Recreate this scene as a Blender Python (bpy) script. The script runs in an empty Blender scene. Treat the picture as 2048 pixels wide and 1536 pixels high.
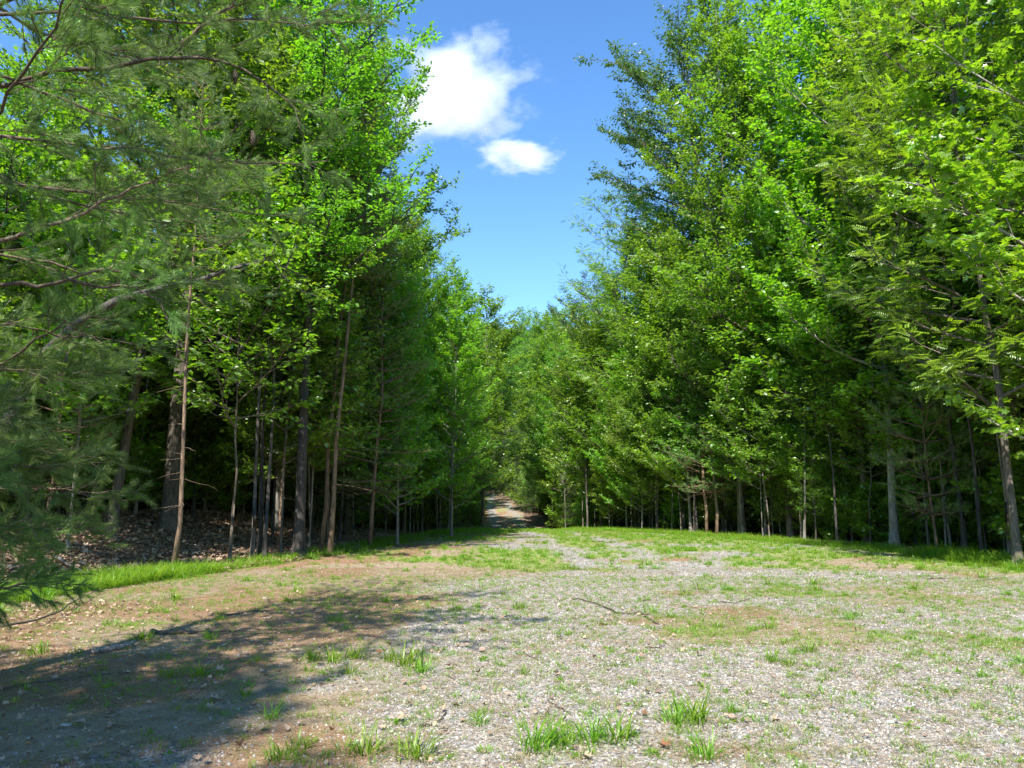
import bpy, math, random
import numpy as np
from mathutils import Vector, Matrix, Euler
R = math.radians
rng = np.random.default_rng(11)
random.seed(11)
SC = bpy.context.scene
COL = SC.collection

# ------------------------------------------------------------------ camera
CAM_H, TILT, FPX = 1.6, R(9.0), 1462.0          # focal length in pixels of a 2048 wide frame
cam_d = bpy.data.cameras.new('camera'); cam = bpy.data.objects.new('camera', cam_d); COL.objects.link(cam)
cam.location = (0, 0, CAM_H); cam.rotation_euler = (R(90) + TILT, 0, 0)
cam_d.sensor_width = 36; cam_d.lens = 36 * FPX / 2048; cam_d.clip_end = 6000; cam_d.clip_start = 0.05
SC.camera = cam

# ------------------------------------------------------------------ world, sun, exposure
SUN_EL, SUN_AZ = R(50), R(-166)                    # azimuth measured from straight ahead (+Y) towards the right (+X)
world = bpy.data.worlds.new('World'); SC.world = world; world.use_nodes = True
wn = world.node_tree.nodes; wl = world.node_tree.links
bg = wn['Background']; sky = wn.new('ShaderNodeTexSky'); sky.sky_type = 'NISHITA'; sky.sun_disc = False
sky.sun_elevation = SUN_EL; sky.sun_rotation = SUN_AZ
sky.air_density = 1.0; sky.dust_density = 0.0; sky.ozone_density = 4.0; sky.altitude = 600
skh = wn.new('ShaderNodeHueSaturation'); skh.inputs['Saturation'].default_value = 1.15; wl.new(sky.outputs[0], skh.inputs['Color'])
wl.new(skh.outputs[0], bg.inputs[0]); bg.inputs[1].default_value = 0.14
sd = bpy.data.lights.new('sun', 'SUN'); so = bpy.data.objects.new('sun', sd); COL.objects.link(so)
sd.energy = 4.4; sd.angle = R(0.53); sd.color = (1.0, 0.95, 0.87)
sv = Vector((math.sin(SUN_AZ) * math.cos(SUN_EL), math.cos(SUN_AZ) * math.cos(SUN_EL), math.sin(SUN_EL)))
so.rotation_euler = sv.to_track_quat('Z', 'Y').to_euler(); so.location = (0, 0, 60)
SC.view_settings.view_transform = 'Standard'; SC.view_settings.look = 'None'
SC.view_settings.exposure = 1.25; SC.view_settings.gamma = 1
cy = SC.cycles
cy.max_bounces = 16; cy.diffuse_bounces = 9; cy.glossy_bounces = 2; cy.transmission_bounces = 9
cy.transparent_max_bounces = 8; cy.volume_bounces = 16
cy.use_denoising = True; cy.denoising_prefilter = 'NONE'; cy.sample_clamp_direct = 5; cy.sample_clamp_indirect = 10; cy.caustics_reflective = False; cy.caustics_refractive = False
cy.use_adaptive_sampling = True; cy.adaptive_threshold = 0.01

# ------------------------------------------------------------------ helpers
def nrm(a): return a / np.maximum(np.linalg.norm(a, axis=-1, keepdims=True), 1e-9)
def _hash(ix, iy, s):
    n = (ix * 374761393 + iy * 668265263 + s * 2147483647) & 0xffffffff
    n = ((n ^ (n >> 13)) * 1274126177) & 0xffffffff
    return ((n ^ (n >> 16)) & 0xffff) / 65535.0
def vnoise(x, y, s=0):
    x = np.asarray(x, float); y = np.asarray(y, float)
    ix = np.floor(x).astype(np.int64); iy = np.floor(y).astype(np.int64); fx = x - ix; fy = y - iy
    fx = fx * fx * (3 - 2 * fx); fy = fy * fy * (3 - 2 * fy)
    a = _hash(ix, iy, s); b = _hash(ix + 1, iy, s); c = _hash(ix, iy + 1, s); d = _hash(ix + 1, iy + 1, s)
    return (a * (1 - fx) + b * fx) * (1 - fy) + (c * (1 - fx) + d * fx) * fy
def fbm(x, y, f=1.0, o=4, s=0):
    v = 0; a = .5; t = 0
    for i in range(o):
        v = v + a * vnoise(np.asarray(x) * f, np.asarray(y) * f, s + i * 17); t += a; a *= .5; f *= 2.03
    return v / t
def sstep(a, b, x): t = np.clip((x - a) / (b - a), 0, 1); return t * t * (3 - 2 * t)

def xl(y): return np.interp(y, [-20, 4, 10, 14.6, 21, 32, 47, 60, 75, 90, 104, 115, 130, 150], [-13, -10.5, -9.3, -8.2, -6.2, -4.4, -2.2, -2.4, -3.0, -3.8, -6.5, -12, -22, -34])
def xr(y): return np.interp(y, [-20, 4, 14, 18, 25, 28.5, 34, 38, 47, 60, 75, 90, 104, 115, 130, 150], [18, 14, 13.2, 12.8, 12.6, 11.2, 9.3, 7.2, 4.6, 2.8, 1.6, .3, -2.6, -7.5, -17, -29])
def ground_h(x, y):
    x = np.asarray(x, float); y = np.asarray(y, float)
    z = np.interp(y, [-2000, -60, 0, 38, 48, 58, 66, 76, 90, 110, 125, 160, 250, 420, 620, 1200, 2500],
                  [-30, -2, 0, -.02, -.3, -.95, -1.1, -.5, 1.0, 3.0, 4.6, 9, 24, 78, 128, 110, 60])
    dl = xl(y) - x; dr = x - xr(y)
    near = 1 - sstep(60, 110, y)
    z = z + near * 1.2 * sstep(0.6, 6.5, dl) * sstep(6, 17, y) * (1 - sstep(26, 45, y)) * (1 - .6 * sstep(8, 20, dl))
    z = z - near * 1.3 * sstep(8, 25, dl) * (1 - sstep(26, 50, y))
    z = z - near * 1.6 * sstep(0.8, 9, dr)
    z = z + 0.5 * (fbm(x, y, .08, 3, 5) - .5) * sstep(2, 12, np.maximum(dl, dr))
    z = z + 0.05 * (fbm(x, y, .45, 4, 9) - .5) + 8 * (fbm(x, y, .012, 3, 77) - .5) * sstep(100, 300, np.hypot(x, y))
    # shallow wheel ruts on the track beyond the crest
    return z
def gh(x, y): return float(ground_h(np.array([x]), np.array([y]))[0])
def at(u, v, z=0.0):
    """ground point seen at pixel u,v of the 2048x1536 photograph"""
    c, s = math.cos(TILT), math.sin(TILT)
    dx, dz, dy = (u - 1024) / FPX, (768 - v) / FPX, 1.0
    d = Vector((dx, dy * c - dz * s, dy * s + dz * c))
    t = np.concatenate([np.linspace(2, 30, 3000), np.linspace(30, 140, 2000)])
    gz = ground_h(d.x * t, d.y * t) + z; k = int(np.argmax(CAM_H + d.z * t < gz)); t = float(t[k]); p = Vector((0, 0, CAM_H)) + d * t
    return Vector((p.x, p.y, gh(p.x, p.y) + z))
def atd(u, v, y):
    """point seen at pixel u,v at the distance y ahead of the lens"""
    c, s = math.cos(TILT), math.sin(TILT)
    dx, dz = (u - 1024) / FPX, (768 - v) / FPX
    d = Vector((dx, c - dz * s, s + dz * c)); t = y / d.y
    return Vector((0, 0, CAM_H)) + d * t

def mk_mesh(name, V, F, mats, fa=None, smooth=False, midx=None):
    """V (n,3); F list of int arrays (m,k); fa: dict of per-face float attributes"""
    me = bpy.data.meshes.new(name); V = np.asarray(V, np.float32)
    me.vertices.add(len(V)); me.vertices.foreach_set('co', V.ravel())
    F = [f for f in F if len(f)]
    tot = np.concatenate([np.full(len(f), f.shape[1], np.int32) for f in F]); idx = np.concatenate([f.ravel() for f in F]).astype(np.int32)
    st = np.concatenate([[0], np.cumsum(tot)[:-1]]).astype(np.int32)
    me.loops.add(len(idx)); me.loops.foreach_set('vertex_index', idx)
    me.polygons.add(len(tot)); me.polygons.foreach_set('loop_start', st); me.polygons.foreach_set('loop_total', tot)
    if smooth: me.polygons.foreach_set('use_smooth', np.ones(len(tot), bool))
    if midx is not None: me.polygons.foreach_set('material_index', midx.astype(np.int32))
    for k, v in (fa or {}).items():
        a = me.attributes.new(k, 'FLOAT', 'FACE'); a.data.foreach_set('value', np.asarray(v, np.float32))
    for m in (mats if isinstance(mats, (list, tuple)) else [mats]): me.materials.append(m)
    me.update(calc_edges=True)
    return me
def link(name, me, parent=None, loc=None, kind=None):
    o = bpy.data.objects.new(name, me); COL.objects.link(o)
    if parent: o.parent = parent
    if loc is not None: o.location = loc
    if kind: o['kind'] = kind
    return o
def tag(o, label=None, cat=None, group=None, kind=None):
    if label: o['label'] = label
    if cat: o['category'] = cat
    if group: o['group'] = group
    if kind: o['kind'] = kind
    return o

class Tubes:
    def __init__(s): s.V = []; s.F = []; s.n = 0
    def tube(s, pts, rad, k=6, cap=True):
        pts = np.asarray(pts, float); rad = np.asarray(rad, float); m = len(pts)
        T = nrm(np.gradient(pts, axis=0)); up = np.array([0, 0, 1.]) if abs(T[0, 2]) < .9 else np.array([1., 0, 0])
        A = nrm(np.cross(T, up)); B = np.cross(T, A)
        ang = np.arange(k) * 2 * math.pi / k
        ring = (A[:, None, :] * np.cos(ang)[None, :, None] + B[:, None, :] * np.sin(ang)[None, :, None]) * rad[:, None, None] + pts[:, None, :]
        s.V.append(ring.reshape(-1, 3))
        i = np.arange(m - 1)[:, None] * k; j = np.arange(k)[None, :]; j2 = (j + 1) % k
        q = np.stack([i + j, i + j2, i + k + j2, i + k + j], -1).reshape(-1, 4) + s.n
        s.F.append(q)
        if k >= 6 and cap: e = np.arange(k)[None, :]; s.F.append(e[:, ::-1] + s.n); s.F.append(e + s.n + (m - 1) * k)
        s.n += m * k
    def prisms(s, A, B, ra, rb):
        """many 3-sided straight twigs at once"""
        n = len(A); 
        if n == 0: return
        T = nrm(B - A); up = np.where(np.abs(T[:, 2:3]) < .9, np.array([[0, 0, 1.]]), np.array([[1., 0, 0]]))
        X = nrm(np.cross(T, up)); Y = np.cross(T, X); ring = []
        for e, r in ((A, ra), (B, rb)):
            for a in (0, 2.094, 4.189): ring.append(e + (X * math.cos(a) + Y * math.sin(a)) * r)
        V = np.stack(ring, 1).reshape(-1, 3)
        b = np.arange(n)[:, None] * 6 + s.n
        for a, c in ((0, 1), (1, 2), (2, 0)): s.F.append(b + np.array([[a, c, 3 + c, 3 + a]]))
        s.V.append(V); s.n += len(V)
    def mesh(s, name, mat, smooth=True): return mk_mesh(name, np.concatenate(s.V), s.F, mat, smooth=smooth)

TPL = {
 'oval': (np.array([[0, 0, 0], [.5, .45, .10], [0, 1, -.10], [-.5, .45, .10]]), [[0, 1, 2], [0, 2, 3]]),
 'oval6': (np.array([[0, 0, 0], [.40, .28, .09], [.40, .62, .05], [0, 1, -.12], [-.40, .62, .05], [-.40, .28, .09]]), [[0, 1, 2], [0, 2, 3], [0, 3, 4], [0, 4, 5]]),
 'lobed': (np.array([[0, 0, 0], [.46, .06, .10], [.27, .32, .05], [.55, .60, .06], [.18, .60, 0], [0, 1, -.12], [-.18, .60, 0], [-.55, .60, .06], [-.27, .32, .05], [-.46, .06, .10]]),
           [[0, 1, 2], [0, 2, 4], [2, 3, 4], [0, 4, 5], [0, 5, 6], [6, 7, 8], [0, 6, 8], [0, 8, 9]]),
 'needle': (np.array([[-.5, 0, 0], [.5, 0, 0], [0, 1, 0]]), [[0, 1, 2]]),
}
def pinnate():
    V = []; F = []
    for i in range(6):
        t = .12 + i * .15
        for s in (-1, 1):
            b = len(V); V += [[0, t, 0], [s * .5, t + .00, .02], [s * 1.0, t + .10, -.05], [s * .5, t + .13, .03]]; F += [[b, b + 1, b + 2], [b, b + 2, b + 3]]
    b = len(V); V += [[0, .97, 0], [.25, 1.1, .02], [0, 1.3, -.05], [-.25, 1.1, .02]]; F += [[b, b + 1, b + 2], [b, b + 2, b + 3]]
    return np.array(V), F
TPL['pinnate'] = pinnate()
def stamp(P, A, N, L, W, shape):
    """place the template at every P: y along A, z along N"""
    tv, tf = TPL[shape]; tf = np.array(tf); n = len(P)
    A = nrm(A); S = nrm(np.cross(A, N)); N2 = np.cross(S, A)
    L = np.broadcast_to(L, (n,)); W = np.broadcast_to(W, (n,))
    V = P[:, None, :] + S[:, None, :] * (tv[None, :, 0:1] * W[:, None, None]) + A[:, None, :] * (tv[None, :, 1:2] * L[:, None, None]) + N2[:, None, :] * (tv[None, :, 2:3] * L[:, None, None])
    F = (tf[None] + (np.arange(n) * len(tv))[:, None, None]).reshape(-1, 3)
    return V.reshape(-1, 3), F, len(tf)

# ------------------------------------------------------------------ materials
def newmat(name):
    m = bpy.data.materials.new(name); m.use_nodes = True; nt = m.node_tree; nt.nodes.clear()
    out = nt.nodes.new('ShaderNodeOutputMaterial'); return m, nt, out
def leaf_mat(name, c_dark, c_light, trans, tmix=.5, gloss=.13, rough=.42, hue=.03):
    m, nt, out = newmat(name); N = nt.nodes.new; L = nt.links.new
    att = N('ShaderNodeAttribute'); att.attribute_name = 'v'
    oi = N('ShaderNodeObjectInfo')
    add = N('ShaderNodeMath'); add.operation = 'MULTIPLY_ADD'; L(oi.outputs['Random'], add.inputs[0]); add.inputs[1].default_value = .45; L(att.outputs['Fac'], add.inputs[2])
    sub = N('ShaderNodeMath'); sub.operation = 'SUBTRACT'; sub.use_clamp = True; L(add.outputs[0], sub.inputs[0]); sub.inputs[1].default_value = .22
    mx = N('ShaderNodeMix'); mx.data_type = 'RGBA'; mx.inputs['A'].default_value = (*c_dark, 1); mx.inputs['B'].default_value = (*c_light, 1); L(sub.outputs[0], mx.inputs['Factor'])
    hs = N('ShaderNodeHueSaturation'); mr = N('ShaderNodeMapRange'); L(oi.outputs['Random'], mr.inputs[0]); mr.inputs[3].default_value = .5 - hue; mr.inputs[4].default_value = .5 + hue * .55
    L(mr.outputs[0], hs.inputs['Hue']); L(mx.outputs['Result'], hs.inputs['Color'])
    tr = N('ShaderNodeMix'); tr.data_type = 'RGBA'; tr.blend_type = 'MULTIPLY'; tr.inputs['Factor'].default_value = 1; L(hs.outputs[0], tr.inputs['A']); tr.inputs['B'].default_value = (*trans, 1); tr.clamp_result = False
    d = N('ShaderNodeBsdfDiffuse'); L(hs.outputs[0], d.inputs[0])
    t = N('ShaderNodeBsdfTranslucent'); L(tr.outputs['Result'], t.inputs[0])
    g = N('ShaderNodeBsdfGlossy'); g.inputs['Roughness'].default_value = rough; g.inputs['Color'].default_value = (.95, 1, .95, 1)
    a = N('ShaderNodeMixShader'); a.inputs[0].default_value = tmix; L(d.outputs[0], a.inputs[1]); L(t.outputs[0], a.inputs[2])
    lw = N('ShaderNodeLayerWeight'); lw.inputs['Blend'].default_value = .5; pw = N('ShaderNodeMath'); pw.operation = 'POWER'; L(lw.outputs['Facing'], pw.inputs[0]); pw.inputs[1].default_value = 4
    ad = N('ShaderNodeMath'); ad.operation = 'MULTIPLY_ADD'; L(pw.outputs[0], ad.inputs[0]); ad.inputs[1].default_value = gloss * 3; ad.inputs[2].default_value = gloss * .5; ad.use_clamp = True
    b = N('ShaderNodeMixShader'); L(ad.outputs[0], b.inputs[0]); L(a.outputs[0], b.inputs[1]); L(g.outputs[0], b.inputs[2]); L(b.outputs[0], out.inputs[0])
    return m
M = {}
M['leaf'] = leaf_mat('broad_leaf', (.075, .17, .012), (.20, .37, .016), (2.0, 2.1, 1.0))
M['leaf_bright'] = leaf_mat('bright_leaf', (.10, .23, .012), (.24, .43, .016), (2.0, 2.0, .9))
M['leaf_dark'] = leaf_mat('dark_leaf', (.035, .10, .018), (.09, .22, .024), (2.0, 2.2, 1.0), tmix=.4)
M['leaf_yellow'] = leaf_mat('yellowish_leaf', (.10, .19, .014), (.22, .34, .018), (1.8, 1.8, .7))
M['pine'] = leaf_mat('pine_needle', (.075, .16, .024), (.19, .32, .055), (1.4, 1.6, 1.0), tmix=.3, gloss=.09, rough=.5)
M['pine_light'] = leaf_mat('young_pine_needle', (.08, .17, .03), (.20, .34, .08), (1.4, 1.6, 1.0), tmix=.35, gloss=.09, rough=.5)
M['hemlock'] = leaf_mat('feathery_needle', (.045, .11, .03), (.12, .22, .07), (1.5, 1.6, 1.0), tmix=.35, gloss=.06, rough=.5)
M['grass'] = leaf_mat('grass_blade', (.08, .20, .014), (.22, .37, .03), (2.0, 2.0, .8), tmix=.5, gloss=.05)
M['straw'] = leaf_mat('dry_grass_blade', (.30, .23, .11), (.52, .44, .25), (1, 1, .8), tmix=.3, gloss=.03)
M['litter'] = leaf_mat('dead_leaf', (.13, .08, .05), (.44, .32, .22), (.8, .7, .5), tmix=.12, gloss=.05, hue=.02)
M['orange_leaf'] = leaf_mat('orange_dead_leaf', (.20, .11, .045), (.34, .21, .09), (1, .9, .6), tmix=.25, gloss=.03)

def bark_mat(name, c1, c2, scale=(9, 9, 1.3), bump=.6):
    m, nt, out = newmat(name); N = nt.nodes.new; L = nt.links.new
    tc = N('ShaderNodeTexCoord'); mp = N('ShaderNodeMapping'); mp.inputs['Scale'].default_value = scale; L(tc.outputs['Object'], mp.inputs[0])
    n1 = N('ShaderNodeTexNoise'); n1.inputs['Scale'].default_value = 3; n1.inputs['Detail'].default_value = 5; L(mp.outputs[0], n1.inputs['Vector'])
    n2 = N('ShaderNodeTexNoise'); n2.inputs['Scale'].default_value = .9; n2.inputs['Detail'].default_value = 2; L(tc.outputs['Object'], n2.inputs['Vector'])
    cr = N('ShaderNodeValToRGB'); cr.color_ramp.elements[0].position = .35; cr.color_ramp.elements[1].position = .65
    cr.color_ramp.elements[0].color = (*c1, 1); cr.color_ramp.elements[1].color = (*c2, 1); L(n1.outputs[0], cr.inputs[0])
    mx = N('ShaderNodeMix'); mx.data_type = 'RGBA'; mx.blend_type = 'MULTIPLY'; mx.inputs['Factor'].default_value = .5; L(cr.outputs[0], mx.inputs['A']); L(n2.outputs[0], mx.inputs['B'])
    oi = N('ShaderNodeObjectInfo'); hs = N('ShaderNodeHueSaturation'); mr = N('ShaderNodeMapRange'); L(oi.outputs['Random'], mr.inputs[0]); mr.inputs[3].default_value = .75; mr.inputs[4].default_value = 1.5
    L(mr.outputs[0], hs.inputs['Value']); L(mx.outputs['Result'], hs.inputs['Color'])
    bs = N('ShaderNodeBsdfPrincipled'); bs.inputs['Roughness'].default_value = .9; L(hs.outputs[0], bs.inputs['Base Color'])
    bp = N('ShaderNodeBump'); bp.inputs['Strength'].default_value = bump; bp.inputs['Distance'].default_value = .03; L(n1.outputs[0], bp.inputs['Height']); L(bp.outputs[0], bs.inputs['Normal'])
    L(bs.outputs[0], out.inputs[0]); return m
M['bark'] = bark_mat('grey_brown_bark', (.07, .055, .042), (.22, .185, .145))
M['bark_dark'] = bark_mat('dark_bark', (.035, .030, .026), (.12, .105, .09))
M['bark_pine'] = bark_mat('orange_brown_pine_bark', (.12, .08, .05), (.34, .23, .15))
M['bark_limb'] = bark_mat('tan_limb_bark', (.09, .07, .05), (.24, .18, .12), (20, 20, 6))
M['bark_pale'] = bark_mat('pale_grey_bark', (.16, .145, .12), (.36, .33, .28))
M['dead_wood'] = bark_mat('weathered_dead_wood', (.16, .135, .11), (.38, .34, .29), (20, 20, 20), .4)
M['dark_wood'] = bark_mat('dark_fallen_wood', (.05, .04, .03), (.17, .13, .09), (20, 20, 20), .4)

def stone_mat(name, cols):
    m, nt, out = newmat(name); N = nt.nodes.new; L = nt.links.new
    oi = N('ShaderNodeObjectInfo'); cr = N('ShaderNodeValToRGB'); L(oi.outputs['Random'], cr.inputs[0])
    while len(cr.color_ramp.elements) < len(cols): cr.color_ramp.elements.new(.5)
    for i, c in enumerate(cols): cr.color_ramp.elements[i].position = i / (len(cols) - 1); cr.color_ramp.elements[i].color = (*c, 1)
    tc = N('ShaderNodeTexCoord'); n = N('ShaderNodeTexNoise'); n.inputs['Scale'].default_value = 3.0; n.inputs['Detail'].default_value = 4; L(tc.outputs['Object'], n.inputs['Vector'])
    mr = N('ShaderNodeMapRange'); L(n.outputs[0], mr.inputs[0]); mr.inputs[1].default_value = .3; mr.inputs[2].default_value = .7; mr.inputs[3].default_value = .65; mr.inputs[4].default_value = 1.25
    mx = N('ShaderNodeVectorMath'); mx.operation = 'SCALE'; L(cr.outputs[0], mx.inputs[0]); L(mr.outputs[0], mx.inputs['Scale'])
    bs = N('ShaderNodeBsdfPrincipled'); bs.inputs['Roughness'].default_value = .6; L(mx.outputs[0], bs.inputs['Base Color']); L(bs.outputs[0], out.inputs[0]); return m
M['gravel'] = stone_mat('gravel_chip', [(.07, .065, .062), (.22, .21, .20), (.36, .335, .305), (.34, .26, .18), (.13, .125, .125), (.52, .50, .47), (.29, .20, .13)])
M['quartz'] = stone_mat('pale_stone', [(.55, .55, .54), (.66, .65, .62)])

# ------------------------------------------------------------------ ground zones shared by the material and the scattering
def zones(x, y):
    dl = x - xl(y); dr = xr(y) - x
    wob = 1.6 * (fbm(x, y, .35, 3, 31) - .5) * np.clip(np.minimum(np.abs(dl), 4) / 2 + .3, .3, 1)
    inside = sstep(-.5, .7, dl + wob) * sstep(-.7, .6, dr + wob)
    n1 = fbm(x, y, .30, 4, 3); n2 = fbm(x + 40, y, .9, 3, 8); n3 = fbm(x, y * .5, .5, 3, 21)
    gr = sstep(.38, .64, n1 * .5 + n2 * .3 + .2 * fbm(x, y, 2.2, 3, 44) + .075 * np.clip(x + 1.2, -3, 1.6) - .07 * sstep(10, 20, y) - .055)
    gr = gr * (1 - .75 * sstep(20, 36, y) * sstep(.4, .55, n3)) * (1 - .5 * sstep(50, 60, y))
    cx = np.interp(y, [0, 12, 30, 47, 60, 90], [3.5, 3.2, 2.6, 1.2, .4, -1.6]); ru = np.exp(-((np.abs(x - cx) - 1.15) / .45) ** 2) * sstep(9, 16, y) * sstep(.3, .55, n2 + .1)
    gr = np.clip(np.maximum(gr, ru * .95), 0, 1)
    red = sstep(.50, .70, fbm(x + 9, y + 5, .42, 3, 55) + .12 * sstep(1.0, -3.0, x) * sstep(5, 8, y))
    cover = sstep(.40, .64, fbm(x, y, .45, 3, 91) * .7 + .3 * fbm(x, y, 1.8, 3, 92) + .17 * sstep(11, 28, y) + .05 * sstep(3, 9, x) - .14 * sstep(0, -4, x) - .10 * gr - .055 + .03 * sstep(1, 5, x))
    cover = cover * (1 - .75 * ru)
    edge = np.maximum(sstep(1.6, .2, dl + wob) * sstep(-1.0, -.1, dl + wob), sstep(2.4, .5, dr + wob * .5) * sstep(-1.2, .0, dr + wob * .5))
    edge = edge * sstep(8.5, 10.5, y)
    cover = np.maximum(cover * .8, edge)
    cover = np.maximum(cover, sstep(34, 42, y) * (1 - sstep(56, 62, y)) * .85 * (1 - .7 * ru))
    track = sstep(60, 66, y)
    mid = (xl(y) + xr(y)) / 2
    cover = np.where(y > 60, .55 * sstep(.5, .62, n2) + .5 * sstep(.55, .15, np.abs(x - mid)) * sstep(.4, .6, n3), cover)
    return inside, gr * inside, red * inside, cover * inside

def build_ground():
    def axis(lo, hi, n, c, w):
        t = np.linspace(math.asinh((lo - c) / w), math.asinh((hi - c) / w), n); return c + w * np.sinh(t)
    X = axis(-2200, 2200, 420, 0, 6.0); Y = axis(-600, 2600, 460, 5.5, 5.0)
    gx, gy = np.meshgrid(X, Y); x = gx.ravel(); y = gy.ravel()
    z = ground_h(x, y); near = sstep(26, 10, np.hypot(x, y))
    z = z + near * .022 * (fbm(x, y, 3.2, 3, 66) - .5)
    nx, ny = len(X), len(Y); i = np.arange(ny - 1)[:, None] * nx; j = np.arange(nx - 1)[None, :]
    F = np.stack([i + j, i + j + 1, i + j + 1 + nx, i + j + nx], -1).reshape(-1, 4)
    me = mk_mesh('ground', np.stack([x, y, z], 1), [F], M['ground'], smooth=True)
    ins, gr, red, cov = zones(x, y)
    ca = me.color_attributes.new('zone', 'FLOAT_COLOR', 'POINT')
    ca.data.foreach_set('color', np.stack([ins, gr, red, cov], 1).astype(np.float32).ravel())
    return me
def ground_mat():
    m, nt, out = newmat('ground_soil'); N = nt.nodes.new; L = nt.links.new
    at_ = N('ShaderNodeVertexColor'); at_.layer_name = 'zone'; sp = N('ShaderNodeSeparateColor'); L(at_.outputs['Color'], sp.inputs[0])
    geo = N('ShaderNodeNewGeometry')
    def noise(sc, det=4, rough=.6, dist=0):
        n = N('ShaderNodeTexNoise'); n.inputs['Scale'].default_value = sc; n.inputs['Detail'].default_value = det; n.inputs['Roughness'].default_value = rough; n.inputs['Distortion'].default_value = dist
        L(geo.outputs['Position'], n.inputs['Vector']); return n
    def ramp(src, stops):
        c = N('ShaderNodeValToRGB'); L(src, c.inputs[0])
        while len(c.color_ramp.elements) < len(stops): c.color_ramp.elements.new(.5)
        for k, (p, col) in enumerate(stops): c.color_ramp.elements[k].position = p; c.color_ramp.elements[k].color = (*col, 1)
        return c
    def mix(f, a, b):
        x = N('ShaderNodeMix'); x.data_type = 'RGBA'
        if isinstance(f, float): x.inputs['Factor'].default_value = f
        else: L(f, x.inputs['Factor'])
        L(a, x.inputs['A']); L(b, x.inputs['B']); return x.outputs['Result']
    def mask(src, add, lo, hi):
        a = N('ShaderNodeMath'); a.operation = 'ADD'; L(src, a.inputs[0]); L(add, a.inputs[1])
        r = N('ShaderNodeMapRange'); L(a.outputs[0], r.inputs[0]); r.inputs[1].default_value = lo; r.inputs[2].default_value = hi; r.interpolation_type = 'SMOOTHSTEP'; return r.outputs[0]
    fine = noise(38, 6, .75); med = noise(6, 5, .65); big = noise(.9, 4)
    vor = N('ShaderNodeTexVoronoi'); vor.inputs['Scale'].default_value = 42; L(geo.outputs['Position'], vor.inputs['Vector'])
    vor2 = N('ShaderNodeTexVoronoi'); vor2.inputs['Scale'].default_value = 17; L(geo.outputs['Position'], vor2.inputs['Vector'])
    dirt = ramp(med.outputs[0], [(.3, (.22, .15, .095)), (.5, (.35, .25, .165)), (.72, (.47, .355, .24))])
    dirtf = ramp(fine.outputs[0], [(.3, (.13, .095, .065)), (.55, (.30, .235, .165)), (.7, (.46, .38, .28))])
    tan = mix(.55, dirt.outputs[0], dirtf.outputs[0])
    redc = ramp(fine.outputs[0], [(.3, (.14, .08, .045)), (.55, (.30, .175, .105)), (.75, (.40, .27, .18))])
    col = mix(mask(sp.outputs['Blue'], med.outputs[0], .75, 1.15), tan, redc.outputs[0])
    sepv = N('ShaderNodeSeparateColor'); L(vor.outputs['Color'], sepv.inputs[0]); 
    stone = ramp(sepv.outputs[0], [(.0, (.10, .092, .085)), (.35, (.23, .21, .19)), (.7, (.32, .29, .25)), (1, (.48, .455, .42))])
    col = mix(mask(sp.outputs['Green'], fine.outputs[0], .62, 1.05), col, stone.outputs[0])
    # thin yellow green growth and straw between the tufts
    sep2 = N('ShaderNodeSeparateColor'); L(vor2.outputs['Color'], sep2.inputs[0])
    gcol = ramp(fine.outputs[0], [(.3, (.10, .15, .03)), (.5, (.22, .27, .06)), (.7, (.42, .38, .18))])
    col = mix(mask(at_.outputs['Alpha'], fine.outputs[0], .75, 1.3), col, gcol.outputs[0])
    # forest floor: brown leaves
    lit = ramp(sepv.outputs[1], [(.0, (.05, .032, .02)), (.45, (.14, .09, .06)), (.8, (.25, .17, .115)), (1, (.38, .29, .21))])
    inv = mask(sp.outputs['Red'], fine.outputs[0], .8, 1.15)
    # grassy duff far away reads green-brown
    col = mix(inv, lit.outputs[0], col)
    bs = N('ShaderNodeBsdfPrincipled'); bs.inputs['Roughness'].default_value = .92; L(col, bs.inputs['Base Color']); bs.inputs['Specular IOR Level'].default_value = .25
    hm = N('ShaderNodeMath'); hm.operation = 'MULTIPLY_ADD'; L(fine.outputs[0], hm.inputs[0]); hm.inputs[1].default_value = 1.0; L(sepv.outputs[2], hm.inputs[2])
    bp = N('ShaderNodeBump'); bp.inputs['Strength'].default_value = .8; bp.inputs['Distance'].default_value = .012; L(hm.outputs[0], bp.inputs['Height']); L(bp.outputs[0], bs.inputs['Normal'])
    L(bs.outputs[0], out.inputs[0]); return m
M['ground'] = ground_mat()
g = link('ground', build_ground()); tag(g, kind='structure')

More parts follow.
